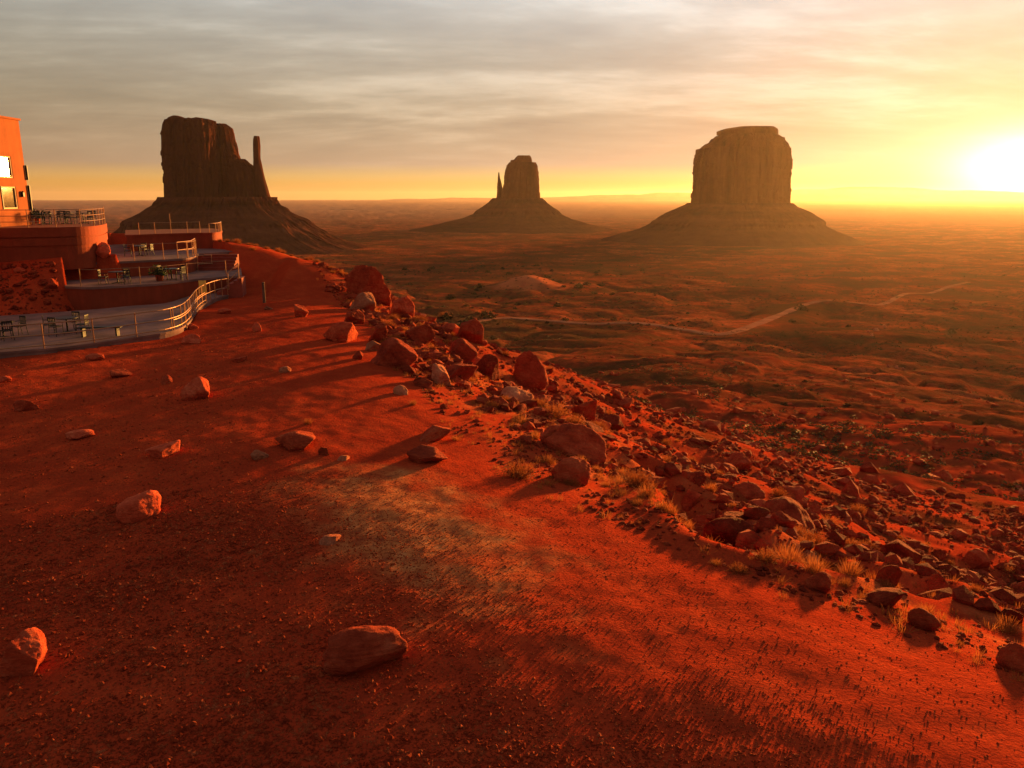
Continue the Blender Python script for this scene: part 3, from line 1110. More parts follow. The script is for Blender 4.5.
railing('long railing round the edge of the wide hotel balcony', lift(EBf[:-2], ZB), 1.07, 1.5, (1.0, 0.66, 0.33), rr=0.02)

# sign plate on the curving rail
sp_ = at_z(204.5, 302, Z0)
t = thing('sign', 'sunlit yellow sign plate fixed to the curving railing', 'sign', (sp_.x, sp_.y - 0.1, Z0), R(18))
MB().box((0, 0, 0.95), (0.42, 0.03, 0.75), bev=0.006).build('panel', M_SIGN, t)
MB().box((0, 0.035, 0.65), (0.06, 0.03, 1.3)).build('post', M_RAIL, t)
# wooden post on the bare hill
wp = hit(264.5, 303)
o = MB().cyl((0, 0, -0.2), (0, 0, 1.25), 0.10, 0.085, 9).box((0, 0, 1.27), (0.16, 0.16, 0.05), bev=0.015).build('post', M_WOOD)
o.location = wp
tag(o, 'dark wooden post standing alone on the bare hillside', 'post')

# hotel -------------------------------------------------------------
HX, HY = -32.5, 55.5
ht = thing('hotel_building', 'orange stucco hotel corner with bright reflecting windows', 'building', (HX, HY, ZB))
m = MB()
zt = 11.4 - ZB
wins = [(-2.95, -1.4, 3.05, 4.4), (-2.9, -1.3, 1.1, 2.5), (-4.9, -3.5, 0.05, 2.5), (-7.0, -5.4, 3.05, 4.4)]
m.box((-6.15, -6, zt / 2 - 0.6), (11.7, 12, zt + 1.2))
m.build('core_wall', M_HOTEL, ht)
# outer leaf of the sunlit wall with window openings cut as piers and lintels
m = MB()
ys = sorted({-12.0, 0.0} | {w_[0] for w_ in wins} | {w_[1] for w_ in wins})
zz = sorted({-0.6, zt} | {w_[2] for w_ in wins} | {w_[3] for w_ in wins})
for a, b in zip(ys[:-1], ys[1:]):
    for c, d in zip(zz[:-1], zz[1:]):
        ym, zm = (a + b) / 2, (c + d) / 2
        if any(w_[0] < ym < w_[1] and w_[2] < zm < w_[3] for w_ in wins):
            continue
        m.box((-0.15, ym, zm), (0.296, b - a, d - c))
bmesh.ops.remove_doubles(m.bm, verts=m.bm.verts[:], dist=0.0005)
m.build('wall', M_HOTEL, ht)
for (a, b, c, d) in wins:
    f = MB()
    ym, zm = (a + b) / 2, (c + d) / 2
    f.box((-0.10, a + 0.04, zm), (0.14, 0.076, d - c - 0.008)).box((-0.10, b - 0.04, zm), (0.14, 0.076, d - c - 0.008))
    f.box((-0.10, ym, c + 0.04), (0.136, b - a - 0.16, 0.07)).box((-0.10, ym, d - 0.04), (0.136, b - a - 0.16, 0.07))
    fo = f.build('window' if c > 0.5 else 'door', M_FRAME, ht)
    MB().box((-0.12, ym, zm), (0.02, b - a - 0.15, d - c - 0.14)).build('pane', M_GLASS, fo)
    MB().box((0.012, a + 0.001, zm), (0.06, 0.07, d - c + 0.05)).build('frame_edge', M_BLACK, fo)
MB().box((-6.0, -6.0, zt + 0.06), (12.2, 12.2, 0.12)).build('coping', M_HOTEL, ht)
for z0, z1 in ((2.95, 3.9), (0.95, 2.6)):
    MB().box((0.06, 0.05, (z0 + z1) / 2), (0.14, 0.06, z1 - z0)).build('shutter', M_BLACK, ht)
m = MB()
m.box((0.08, -0.75, 2.0), (0.16, 0.2, 0.32), bev=0.02).cyl((0.08, -0.75, 2.16), (0.08, -0.75, 2.24), 0.1, 0.02, 8)
m.build('wall_lamp', M_BLACK, ht)

# furniture ---------------------------------------------------------
def make_chair():
    t = thing('patio_chair', 'chair', 'chair')
    MB().box((0, 0, 0.44), (0.44, 0.44, 0.035), bev=0.01).build('seat', M_BLACK, t)
    m = MB()
    for k in range(5):
        m.box((-0.17 + 0.085 * k, 0.215, 0.66), (0.03, 0.02, 0.34))
    m.box((0, 0.222, 0.86), (0.44, 0.03, 0.07), bev=0.008).box((0, 0.222, 0.52), (0.40, 0.02, 0.04))
    m.build('backrest', M_BLACK, t)
    for sx in (-0.2, 0.2):
        MB().cyl((sx * 1.05, -0.21, 0), (sx, -0.19, 0.43), 0.016).build('leg', M_BLACK, t)
        MB().tube([(sx * 1.05, 0.26, 0), (sx, 0.2, 0.43), (sx, 0.225, 0.84)], 0.016).build('leg', M_BLACK, t)
        MB().tube([(sx * 1.1, -0.17, 0.43), (sx * 1.12, -0.16, 0.64), (sx * 1.08, 0.2, 0.66)], 0.014).build('armrest', M_BLACK, t)
    return t


def make_table():
    t = thing('patio_table', 'table', 'table')
    MB().cyl((0, 0, 0.71), (0, 0, 0.745), 0.5, 0.5, 28).build('table_top', M_BLACK, t)
    MB().cyl((0, 0, 0.05), (0, 0, 0.708), 0.04).build('pedestal', M_BLACK, t)
    m = MB()
    for k in range(4):
        a = k * math.pi / 2
        m.tube([(0, 0, 0.07), (0.2 * math.cos(a), 0.2 * math.sin(a), 0.06), (0.36 * math.cos(a), 0.36 * math.sin(a), 0.012)], 0.02)
    m.build('foot', M_BLACK, t)
    return t


chair, table = make_chair(), make_table()
used = {}


def put(proto, loc, rz, label, group):
    if proto not in used:
        used[proto] = 1
        proto.location = loc
        proto.rotation_euler = (0, 0, rz)
        proto['label'] = label
        proto['group'] = group
        return proto
    return dup(proto, loc, rz, label, group)


sets = [  # px, py, z, name of the place, number of chairs
    ((4, 338), Z0, 'on the lowest patio at the left picture edge', 3),
    ((68, 333), Z0, 'on the lowest patio left of the long bench', 4),
    ((118, 283.5), Z1, 'at the left end of the second terrace', 3),
    ((172, 280), Z1, 'near the middle of the second terrace', 4),
    ((140, 256), Z2, 'on the third terrace', 3),
    ((45, 224.5), ZB, 'on the hotel balcony nearest the building', 4),
    ((66, 224), ZB, 'in the middle of the hotel balcony', 4),
    ((84, 223.6), ZB, 'at the rounded end of the hotel balcony', 3),
]
for (pp, z, where, n) in sets:
    c = at_z(pp[0], pp[1], z)
    put(table, c, random.random(), 'round black patio table ' + where, 'patio tables on the terraces')
    a0 = random.random() * 6
    for k in range(n):
        a = a0 + k * 2 * math.pi / n + random.uniform(-0.2, 0.2)
        p = c + Vector((math.cos(a), math.sin(a), 0)) * 0.78
        put(chair, p, a - math.pi / 2 + random.uniform(-0.3, 0.3), 'black slatted patio chair round the table ' + where, 'patio chairs ' + where)

bc = at_z(101, 336.5, Z0)
t = thing('bench', 'long dark backless bench on the lowest patio', 'bench', bc, R(6))
MB().box((0, 0, 0.44), (1.9, 0.4, 0.06), bev=0.012).build('seat', M_BLACK, t)
for s in (-0.75, 0.75):
    MB().box((s, 0, 0.2), (0.07, 0.34, 0.41)).build('leg', M_BLACK, t)


def leaf_cloud(n, r, h, size, seed, flat=0.8):
    g = np.random.default_rng(seed)
    V, Q = [], []
    for k in range(n):
        a = g.uniform(0, 2 * math.pi)
        rr_ = r * math.sqrt(g.uniform(0.05, 1))
        lump = 1 + 0.3 * math.sin(a * 3 + seed) + 0.2 * math.sin(a * 5 + 2 * seed)
        zz_ = h * g.uniform(0.05, 1) * (1 - (rr_ / (r * 1.15)) ** 2)
        c = np.array([math.cos(a) * rr_ * lump, math.sin(a) * rr_ * lump, zz_ + 0.02])
        u = g.normal(size=3)
        u /= np.linalg.norm(u)
        v = np.cross(u, g.normal(size=3))
        v /= np.linalg.norm(v)
        s = size * g.uniform(0.6, 1.4)
        b = len(V)
        V += [c - u * s, c + v * s * 0.5, c + u * s, c - v * s * 0.5]
        Q.append((b, b + 1, b + 2, b + 3))
    return np.array(V), np.array(Q)


for (pp, z, lab) in (((37, 223.5), ZB, 'bushy potted plant beside the orange hotel corner'), ((160, 281), Z1, 'bushy potted plant on the second terrace')):
    c = at_z(pp[0], pp[1], z)
    t = thing('potted_plant', lab, 'plant', c)
    MB().cyl((0, 0, 0), (0, 0, 0.42), 0.2, 0.28, 16).build('pot', M_STUCCO, t)
    V, Q = leaf_cloud(420, 0.5, 0.75, 0.07, 5)
    V[:, 2] += 0.36
    link_mesh('foliage', np_mesh('foliage', V, Q, False), M_GREEN, t)

# ------------------------------------------------------------------ rocks
def ico(sub):
    bm = bmesh.new()
    bmesh.ops.create_icosphere(bm, subdivisions=sub, radius=1)
    V = np.array([v.co[:] for v in bm.verts])
    Q = np.array([[v.index for v in f.verts] for f in bm.faces])
    bm.free()
    return V, Q


ICO4, ICO1, ICO0 = ico(5), ico(2), ico(1)
OCT = (np.array([(1, 0, 0), (-1, 0, 0), (0, 1, 0), (0, -1, 0), (0, 0, 1), (0, 0, -1)], float),
       np.array([(0, 2, 4), (2, 1, 4), (1, 3, 4), (3, 0, 4), (2, 0, 5), (1, 2, 5), (3, 1, 5), (0, 3, 5)]))


def rock_proto(seed, planes=13, soft=14.0, rough=0.05, hmin=0.5):
    g = np.random.default_rng(seed)
    V, Q = ICO4
    N = g.normal(size=(planes, 3))
    N /= np.linalg.norm(N, axis=1)[:, None]
    Hh = g.uniform(hmin, 1.0, planes)
    dt = np.clip(V @ N.T, 0.02, None)
    rr_ = Hh[None, :] / dt
    rr_ = np.minimum(rr_, 3)
    rad = (np.sum(rr_ ** -soft, axis=1) + 1.12 ** -soft) ** (-1 / soft)
    P = V * rad[:, None]
    off = rough * (1.2 * n3(P, 1.6, seed) + 0.6 * n3(P, 4, seed + 3) + 0.35 * n3(P, 9, seed + 4) + 0.2 * n3(P, 20, seed + 6))
    lay = np.round(P[:, 2] * 7 + 1.5 * n3(P, 1.5, seed + 11)) / 7
    off = off + 0.25 * rough * np.sin(lay * 40 + seed)
    P = P * (1 + off)[:, None]
    P /= np.abs(P).max(axis=0)[None, :]
    return np_mesh('boulder', P, Q)


ROUND = [rock_proto(100 + i, 9, 9, 0.08, 0.6) for i in range(4)]
BLOCK = [rock_proto(200 + i, 12, 60, 0.07, 0.42) for i in range(8)]
RUG = [rock_proto(300 + i, 11, 30, 0.16, 0.45) for i in range(4)]
SLAB = [rock_proto(400 + i, 10, 60, 0.07, 0.42) for i in range(4)]
for lst in (ROUND, BLOCK, RUG, SLAB):
    for me in lst:
        me.materials.append(M_ROCK)
PALE = []
DARK = []
PINK = []
PINKR = []
for src, dst, mt in ((BLOCK[:3] + ROUND[:2], PALE, M_PALE), (BLOCK[2:5] + SLAB[:2], DARK, M_DARK), (BLOCK[5:7] + SLAB[2:4], PINK, M_PINK), (ROUND + RUG[:2], PINKR, M_PINK)):
    for me in src:
        c = me.copy()
        c.materials.clear()
        c.materials.append(mt)
        dst.append(c)


def place_rock(meshes, px, py, wpx, hpx, label, tilt=0.0, group=None, depth=0.85, name='boulder', roll=0.0, cat='boulder'):
    p = hit(px, py + hpx * 0.42)
    if p is None:
        return
    D = ray(px, py).length and (p - Vector((0, 0, CAMZ))).length
    k = D / (F * ray(px, py).length)
    a = wpx * k * 0.54
    c = hpx * k * 0.74
    me = meshes[random.randrange(len(meshes))]
    o = bpy.data.objects.new(name, me)
    COL.objects.link(o)
    az = math.atan2(p.x, p.y)
    o.location = p + Vector((math.sin(az), math.cos(az), 0)) * a * depth * 0.6 + Vector((0, 0, c * 0.36))
    o.scale = (a, a * depth, c)
    o.rotation_euler = Euler((random.uniform(-0.1, 0.1) + roll, tilt, -az + random.choice((0, math.pi))), 'XYZ')
    tag(o, label, cat, group)
    return o


# rocks lying on the bare plateau
place_rock(PINK, 30, 656, 46, 50, 'reddish angular boulder with one sunlit edge, at the lower left corner')
place_rock(PINK, 368, 656, 82, 36, 'wide flat topped sandstone slab at the bottom of the gravel slope', depth=0.7)
place_rock(PINKR, 143, 510, 44, 24, 'low rounded rock half sunk in gravel, left of the pale patch')
place_rock(PINK, 163, 451, 33, 15, 'long low rock with a bright rim on the dark gravel')
place_rock(PINKR, 199, 390, 32, 23, 'knobbly sunlit rock with a lump on its right')
place_rock(PINKR, 27, 407, 22, 11, 'small smooth rock near the left picture edge')
place_rock(PINK, 122, 374, 20, 8, 'small flat rock below the bench')
place_rock(PINK, 80, 436, 26, 7, 'thin flat slab barely showing above the gravel at left')
place_rock(PINKR, 193, 340, 20, 9, 'oval rock below the bend of the railing')
place_rock(PINKR, 192, 327, 12, 6, 'little rock close under the bend of the railing')
place_rock(PINK, 239, 360, 16, 6, 'pale small rock between the knobbly rock and the rubble')
place_rock(PINK, 95, 358, 17, 6, 'small flat rock just below the patio edge')
place_rock(PALE, 285, 370, 12, 6, 'small whitish rock near the edge of the rubble')
place_rock(PINKR, 167, 380, 10, 9, 'small upright stone left of the knobbly rock')
place_rock(PINKR, 257, 328, 9, 9, 'small bright stone below the wooden post')
place_rock(PALE, 268, 308, 9, 4, 'small pale flat stone at the foot of the wooden post')
place_rock(PINK, 5, 380, 13, 6, 'small rock cut by the left picture edge')
place_rock(PINK, 225, 312, 13, 5, 'flat stone right of the curving railing')
# rocks on the soil bank below the hotel balcony
place_rock(PINKR, 51, 286, 21, 11, 'reddish twin humped boulder on the bank below the balcony')
place_rock(PINKR, 76, 271, 15, 10, 'sunlit round boulder on the bank nearest the balcony')
place_rock(PINKR, 91, 299, 22, 11, 'pale oval boulder below the second terrace wall')
place_rock(PINKR, 69, 253, 10, 9, 'small boulder tucked under the balcony end')
place_rock(PINKR, 20, 271, 12, 5, 'low dark boulder at the left of the bank')
place_rock(PINKR, 105, 257, 16, 12, 'red boulder between the balcony and the third terrace')
# slope head
place_rock(SLAB, 300, 443, 44, 14, 'broad flat rock outcrop above the pale gravel patch', depth=1.0)
place_rock(PALE, 258, 456, 20, 9, 'pale rock at the left end of the small stone line')
place_rock(DARK, 428, 457, 40, 14, 'dark wedge shaped rock lying on the orange slope', tilt=0.25)
place_rock(BLOCK, 432, 436, 44, 14, 'ragged rock ledge above the dark wedge', tilt=0.3)
place_rock(PALE, 331, 540, 26, 9, 'low pale stone at the lower edge of the pale patch')
place_rock(BLOCK, 325, 452, 12, 8, 'small block at the right end of the flat outcrop')
place_rock(PALE, 344, 458, 14, 7, 'small stone right of the flat outcrop')
# crest rubble
place_rock(RUG, 369, 287, 46, 35, 'tallest ragged boulder on the skyline of the crest', depth=0.7, tilt=0.15)
place_rock(PALE, 365, 304, 36, 20, 'pale tilted slab leaning under the tallest boulder', tilt=0.45)
place_rock(BLOCK, 302, 311, 14, 15, 'upright red block at the left end of the rubble')
place_rock(SLAB, 344, 333, 37, 21, 'long red slab left of the split rock', tilt=0.25)
place_rock(BLOCK, 377, 334, 17, 20, 'split rock with a sharp bright edge', tilt=0.4)
place_rock(PALE, 373, 345, 21, 15, 'pale block below the split rock', tilt=0.3)
place_rock(ROUND, 359, 356, 12, 9, 'round sunlit stone below the long slab')
place_rock(BLOCK, 399, 309, 30, 22, 'shaded block right of the pale tilted slab')
place_rock(DARK, 394, 357, 46, 28, 'big dark boulder in the heart of the rubble')
place_rock(BLOCK, 467, 332, 32, 22, 'red boulder on the right skyline of the rubble')
place_rock(DARK, 455, 372, 42, 22, 'dark slab tipped down the slope', tilt=0.6)
place_rock(PALE, 442, 375, 22, 24, 'sunlit fin leaning on the tipped dark slab', tilt=0.6)
place_rock(DARK, 461, 353, 32, 22, 'dark block above the tipped slab')
place_rock(PALE, 401, 391, 15, 9, 'pale pointed stone at the edge of the smooth slope', tilt=0.4)
place_rock(BLOCK, 420, 335, 28, 18, 'mid sized block above the big dark boulder')
place_rock(BLOCK, 352, 318, 24, 14, 'low block between the upright block and the skyline')
place_rock(DARK, 490, 368, 26, 26, 'dark upright block left of the smooth skyline boulder')
place_rock(ROUND, 528, 373, 38, 36, 'smooth rounded boulder standing against the valley')
place_rock(ROUND, 578, 446, 74, 30, 'largest smooth barrel shaped boulder on the slope', tilt=0.35, depth=0.6)
place_rock(ROUND, 570, 473, 40, 24, 'rounded reddish boulder in front of the barrel shaped one', tilt=0.3)
place_rock(ROUND, 551, 441, 20, 17, 'smaller round rock at the left of the barrel shaped one')
place_rock(BLOCK, 583, 410, 26, 22, 'red block above the barrel shaped boulder')
place_rock(DARK, 612, 424, 24, 16, 'dark block right of the barrel shaped boulder', tilt=0.4)
place_rock(BLOCK, 520, 395, 22, 14, 'small red block under the smooth skyline boulder')
place_rock(DARK, 733, 522, 36, 20, 'dark tilted slab by the trench in the middle of the slope', tilt=0.5)
place_rock(DARK, 782, 523, 24, 20, 'upright dark rock right of the trench')
place_rock(DARK, 868, 467, 20, 15, 'lone dark boulder on the flat beyond the slope')
place_rock(DARK, 901, 553, 34, 24, 'dark flat topped boulder on the far side of the trench')
place_rock(ROUND, 936, 587, 24, 20, 'rounded boulder below the dark flat topped one')
place_rock(DARK, 884, 601, 46, 15, 'long dark slab at the crest edge', tilt=0.4)
place_rock(ROUND, 920, 621, 32, 19, 'reddish leaning boulder at the crest edge, right of the long slab', tilt=0.3)
place_rock(ROUND, 1013, 660, 30, 24, 'pinkish boulder cut by the right picture edge')
place_rock(SLAB, 888, 576, 20, 22, 'thin sunlit slab leaning left of the rounded boulder', tilt=0.7)
place_rock(SLAB, 974, 561, 26, 16, 'grey red slab with a bright top near the right edge', tilt=0.3)
place_rock(ROUND, 820, 584, 28, 20, 'reddish round boulder beside dry grass on the crest edge')
place_rock(BLOCK, 690, 500, 24, 16, 'block upslope of the trench', tilt=0.3)
place_rock(BLOCK, 737, 463, 26, 18, 'red block high on the far side of the slope')
place_rock(DARK, 985, 605, 28, 18, 'dark block near the right picture edge')
place_rock(DARK, 1010, 615, 26, 20, 'dark boulder touching the right picture edge')
place_rock(PALE, 1021, 492, 8, 6, 'whitish stone on the flat at the right picture edge')
place_rock(PALE, 1018, 487, 7, 4, 'smaller whitish stone just above another at the right edge')
# pale specks far down in the valley on the right
for (px, py, wd) in ((868, 331, 4), (876, 330, 6), (884, 326, 4), (872, 335, 4), (888, 366, 4), (897, 367, 4), (903, 369, 3)):
    place_rock(PALE, px, py, wd, 3, 'pale rock among scrub in the valley at right', group='pale rocks in the valley')

VIEW_TAN = 0.68


def visible_xy(x, y):
    return y > 3 and abs(x) < y * VIEW_TAN + 1.5


# scattered countable rocks down the slope
cand = []
segs = CREST[3:11]
zone_label = {0: ('angular red rock in the rubble below the skyline crest', 'rocks in the crest rubble'),
              1: ('angular red rock in the rubble of the middle slope', 'rocks on the middle slope'),
              2: ('angular dark red rock in the rubble at the lower right', 'rocks on the lower right slope')}
while len(cand) < 185:
    k = random.randrange(len(segs) - 1)
    f = random.random()
    a, b = segs[k], segs[k + 1]
    t_ = Vector((b[0] - a[0], b[1] - a[1]))
    if random.random() > t_.length / 14:
        continue
    nrm = Vector((t_.y, -t_.x)).normalized()
    dd = random.uniform(0.3, 1.0) ** 1.0 * random.choice((5, 9, 16, 30))
    x = a[0] + t_.x * f + nrm.x * dd
    y = a[1] + t_.y * f + nrm.y * dd
    if not visible_xy(x, y) or y > 75:
        continue
    s = min(0.85, 0.17 * random.paretovariate(1.7))
    if s < 0.20 and y > 35:
        continue
    if (x - 1.8) ** 2 + (y - 20) ** 2 < 1:
        continue
    cand.append((x, y, s, dd))
for (x, y, s, dd) in cand:
    lst = random.choice((BLOCK, BLOCK, SLAB, ROUND, RUG, DARK, DARK, PALE))
    me = random.choice(lst)
    o = bpy.data.objects.new('rock', me)
    COL.objects.link(o)
    s *= (0.4 if dd < 2.2 else (0.75 if dd < 4 else 1.0)) if y < 23 else 1.0
    sc = Vector((s * random.uniform(0.8, 1.5), s * random.uniform(0.7, 1.1), s * random.uniform(0.45, 0.85)))
    o.location = (x, y, h1(x, y) + sc.z * 0.02)
    o.scale = sc
    o.rotation_euler = (random.uniform(-0.3, 0.3), random.uniform(-0.1, 0.5), random.uniform(0, 6.28))
    zn = 0 if y > 33 else (1 if x < 6 else 2)
    tag(o, zone_label[zn][0], 'rock', zone_label[zn][1])


# uncounted stones and gravel ---------------------------------------
def scatter_mesh(name, mat, pts, sizes, base, seed, squash=(0.5, 0.9), sink=0.2, smooth=False):
    V, Q = base
    g = np.random.default_rng(seed)
    n = len(pts)
    nv = len(V)
    jit = 1 + 0.35 * g.uniform(-1, 1, (n, nv, 1))
    P = V[None] * jit * np.stack([g.uniform(0.7, 1.3, n), g.uniform(0.7, 1.2, n), g.uniform(*squash, n)], -1)[:, None, :]
    ang = g.uniform(0, 2 * np.pi, n)
    til = g.uniform(-0.5, 0.5, n)
    ca, sa_, ct, st = np.cos(ang)[:, None], np.sin(ang)[:, None], np.cos(til)[:, None], np.sin(til)[:, None]
    x, y, z = P[..., 0], P[..., 1], P[..., 2]
    x, z = x * ct + z * st, -x * st + z * ct
    x, y = x * ca - y * sa_, x * sa_ + y * ca
    P = np.stack([x, y, z], -1) * sizes[:, None, None]
    zg = height(pts[:, 0], pts[:, 1])
    C = np.column_stack([pts, zg + sizes * (0.5 - sink) * 0.6])
    P = P + C[:, None, :]
    QQ = Q[None] + (np.arange(n) * nv)[:, None, None]
    me = np_mesh(name, P.reshape(-1, 3), QQ.reshape(-1, 3), smooth)
    return link_mesh(name, me, mat)


def sample_view(n, rmin, rmax, g, az=0.62, power=1.0):
    a = g.uniform(-az, az, n)
    r = rmin + (rmax - rmin) * g.uniform(0, 1, n) ** power
    return np.column_stack([r * np.sin(a), r * np.cos(a)])


def off_decks(p):
    keep = np.ones(len(p), bool)
    for poly, z in DECKS:
        keep &= ~inpoly(p[:, 0], p[:, 1], offset_poly(poly, 0.3))
    return p[keep]


g = np.random.default_rng(5)
p = np.concatenate([sample_view(200000, 5.5, 19, g, 0.66), sample_view(110000, 14, 46, g, 0.66, 1.2)])
p = off_decks(p)
d = crest_d(p[:, 0], p[:, 1])
dens = np.clip(0.70 + 0.8 * fbm(p[:, 0] / 2.3, p[:, 1] / 2.3, 3, 77), 0.1, 1) * np.interp(d + 0.8 * pn2(p[:, 0] / 1.1, p[:, 1] / 1.1, 97), [-8.0, -4.0], [1.0, 0.07]) * (d < 2)
p = p[g.uniform(0, 1, len(p)) < dens]
dcap = np.interp(crest_d(p[:, 0], p[:, 1]), [-9.0, -5.0], [0.05, 0.016])
sz = np.minimum(0.009 * g.pareto(2.4, len(p)) + 0.010, dcap)
tag(scatter_mesh('gravel', M_GRAVEL, p, sz, OCT, 6), 'loose red gravel covering the plateau in the foreground', 'gravel', kind='stuff')

n = 60000
k = g.integers(0, len(segs) - 1, n)
A = segs[k]
Bv = segs[k + 1]
tt = Bv - A
nr = np.column_stack([tt[:, 1], -tt[:, 0]]) / np.linalg.norm(tt, axis=1)[:, None]
keepL = g.uniform(0, 1, n) < np.linalg.norm(tt, axis=1) / 14
dd = -1.0 + 42 * g.uniform(0, 1, n) ** 1.2
p = A + tt * g.uniform(0, 1, n)[:, None] + nr * dd[:, None]
dk = dd
ok = keepL & (p[:, 1] > 5) & (np.abs(p[:, 0]) < p[:, 1] * 0.72 + 2) & (g.uniform(0, 1, n) < np.clip(0.7 + 1.5 * fbm(p[:, 0] / 3, p[:, 1] / 3, 3, 78), 0.1, 1))
p = p[ok]
sz = np.minimum(0.034 * g.pareto(1.5, len(p)) + 0.032, 0.34)
sz = np.where((dk[ok] < 2.0) & (p[:, 1] < 23), np.minimum(sz, 0.07), sz)
half = len(p) // 2
tag(scatter_mesh('small_stones', M_ROCK, p[:half], sz[:half], ICO0, 16), 'small broken stones strewn over the rocky slope', 'stones', kind='stuff')
tag(scatter_mesh('small_stones', M_DARK, p[half:], sz[half:], ICO0, 17), 'small dark broken stones strewn over the rocky slope', 'stones', kind='stuff')
# soil bank under the hotel balcony
p = np.column_stack([g.uniform(-38, -25, 1500), g.uniform(43.6, 50, 1500)])
p = off_decks(p)
sz = np.minimum(0.05 * g.pareto(1.7, len(p)) + 0.04, 0.25)
tag(scatter_mesh('small_stones', M_DARK, p, sz, ICO0, 19), 'loose stones on the soil bank below the hotel balcony', 'stones', kind='stuff')
# stones over the nearer valley floor
p = sample_view(16000, 45, 260, g, 0.64, 1.2)
d = crest_d(p[:, 0], p[:, 1])
p = p[(d > 26) & (g.uniform(0, 1, len(p)) < np.clip(0.4 + 1.6 * fbm(p[:, 0] / 14, p[:, 1] / 14, 3, 79), 0.03, 1))]
sz = np.minimum(0.10 * g.pareto(1.8, len(p)) + 0.10, 0.8)
tag(scatter_mesh('valley_stones', M_ROCK, p, sz, ICO0, 18), 'loose stones scattered over the valley floor below the slope', 'stones', kind='stuff')


# ------------------------------------------------------------------ vegetation
def tuft_mesh(name, n, r, h, wd, seed, dome=False):
    g = np.random.default_rng(seed)
    V, Q = [], []
    for k in range(n):
        a = g.uniform(0, 2 * math.pi)
        rb = r * 0.35 * math.sqrt(g.uniform())
        lean = g.uniform(0.05, 1.0) * (1.25 if dome else 0.75)
        L = h * g.uniform(0.55, 1.1)
        b0 = np.array([math.cos(a) * rb, math.sin(a) * rb, -0.03])
        dirv = np.array([math.cos(a + g.normal(0, 0.3)) * math.sin(lean), math.sin(a + g.normal(0, 0.3)) * math.sin(lean), math.cos(lean)])
        mid = b0 + dirv * L * 0.5
        tip = b0 + dirv * L + np.array([dirv[0], dirv[1], 0]) * L * 0.18 - np.array([0, 0, 0.12 * L * math.sin(lean)])
        sd = np.array([-math.sin(a + g.uniform(-1, 1)), math.cos(a + g.uniform(-1, 1)), 0]) * wd
        b = len(V)
        V += [b0 - sd, b0 + sd, mid + sd * 0.8, mid - sd * 0.8, tip + sd * 0.25, tip - sd * 0.25]
        Q += [(b, b + 1, b + 2, b + 3), (b + 3, b + 2, b + 4, b + 5)]
        if dome:
            for q_ in range(3):
                c = mid + (tip - mid) * g.uniform(0.1, 1.0)
                u = g.normal(size=3)
                u /= np.linalg.norm(u)
                v = g.normal(size=3)
                v /= np.linalg.norm(v)
                s = wd * g.uniform(2.0, 4.5)
                b = len(V)
                V += [c - u * s, c + v * s * 0.5, c + u * s, c - v * s * 0.5]
                Q += [(b, b + 1, b + 2, b + 3)]
    return np.array(V), np.array(Q)


def tmesh(name, mat, *a, **k):
    V, Q = tuft_mesh(name, *a, **k)
    me = np_mesh(name, V, Q, False)
    me.materials.append(mat)
    return me


GRASS = [tmesh('grass_tuft', M_GRASS, 240, 0.34, 0.32, 0.005, 500 + i) for i in range(3)]
BUSH = [tmesh('desert_shrub', M_SHRUB, 340, 0.4, 0.38, 0.006, 520 + i, dome=True) for i in range(3)]


def plant(lst, x, y, s, name, label, cat, group=None):
    o = bpy.data.objects.new(name, random.choice(lst))
    COL.objects.link(o)
    o.location = (x, y, h1(x, y) - 0.02)
    o.scale = (s, s, s * random.uniform(0.75, 1.15))
    o.rotation_euler = (0, 0, random.uniform(0, 6.28))
    tag(o, label, cat, group)
    return o


hand = [(308, 424, 16, 0, 'lone golden grass tuft above the flat outcrop'), (253, 250, 8, 1, 'glowing orange shrub on the ridge right of the terraces'),
        (352, 306, 20, 1, 'golden shrub beside the pale tilted slab'), (388, 327, 16, 1, 'golden shrub below the shaded block on the crest'),
        (420, 322, 18, 1, 'golden shrub behind the mid sized block'), (427, 334, 12, 1, 'small golden shrub by the mid sized block'),
        (395, 341, 16, 1, 'orange shrub right of the split rock'), (445, 318, 16, 1, 'reddish gold shrub on the skyline of the rubble'),
        (455, 345, 16, 1, 'golden shrub under the red skyline boulder'), (553, 418, 34, 1, 'wide golden shrub above the barrel shaped boulder'),
        (571, 485, 18, 1, 'rounded shrub in front of the barrel shaped boulder'), (540, 407, 20, 1, 'golden shrub below the smooth skyline boulder'),
        (455, 440, 14, 0, 'golden tuft by the ragged rock ledge'), (413, 405, 14, 0, 'golden tuft near the pale pointed stone'),
        (630, 480, 24, 1, 'wide shrub downslope of the barrel shaped boulder'), (766, 560, 26, 1, 'yellow shrub at the crest edge by the trench'),
        (716, 565, 20, 0, 'bright dry tuft on the crest edge left of the yellow shrub'), (840, 572, 20, 1, 'golden shrub behind the reddish round boulder'),
        (862, 600, 20, 0, 'golden tuft left of the long dark slab'), (866, 550, 22, 1, 'shrub left of the dark flat topped boulder'),
        (960, 645, 18, 0, 'dry tuft on the crest edge at lower right'), (1008, 572, 18, 1, 'shrub at the right picture edge'),
        (220, 242, 10, 0, 'tuft glowing orange right of the turret')]
for (px, py, wd, kind, lab) in hand:
    p = hit(px, py)
    D = (p - Vector((0, 0, CAMZ))).length / ray(px, py).length
    s = wd * D / F / 0.75
    plant(BUSH if kind else GRASS, p.x, p.y, s, 'desert_shrub' if kind else 'grass_tuft', lab, 'shrub' if kind else 'grass tuft')
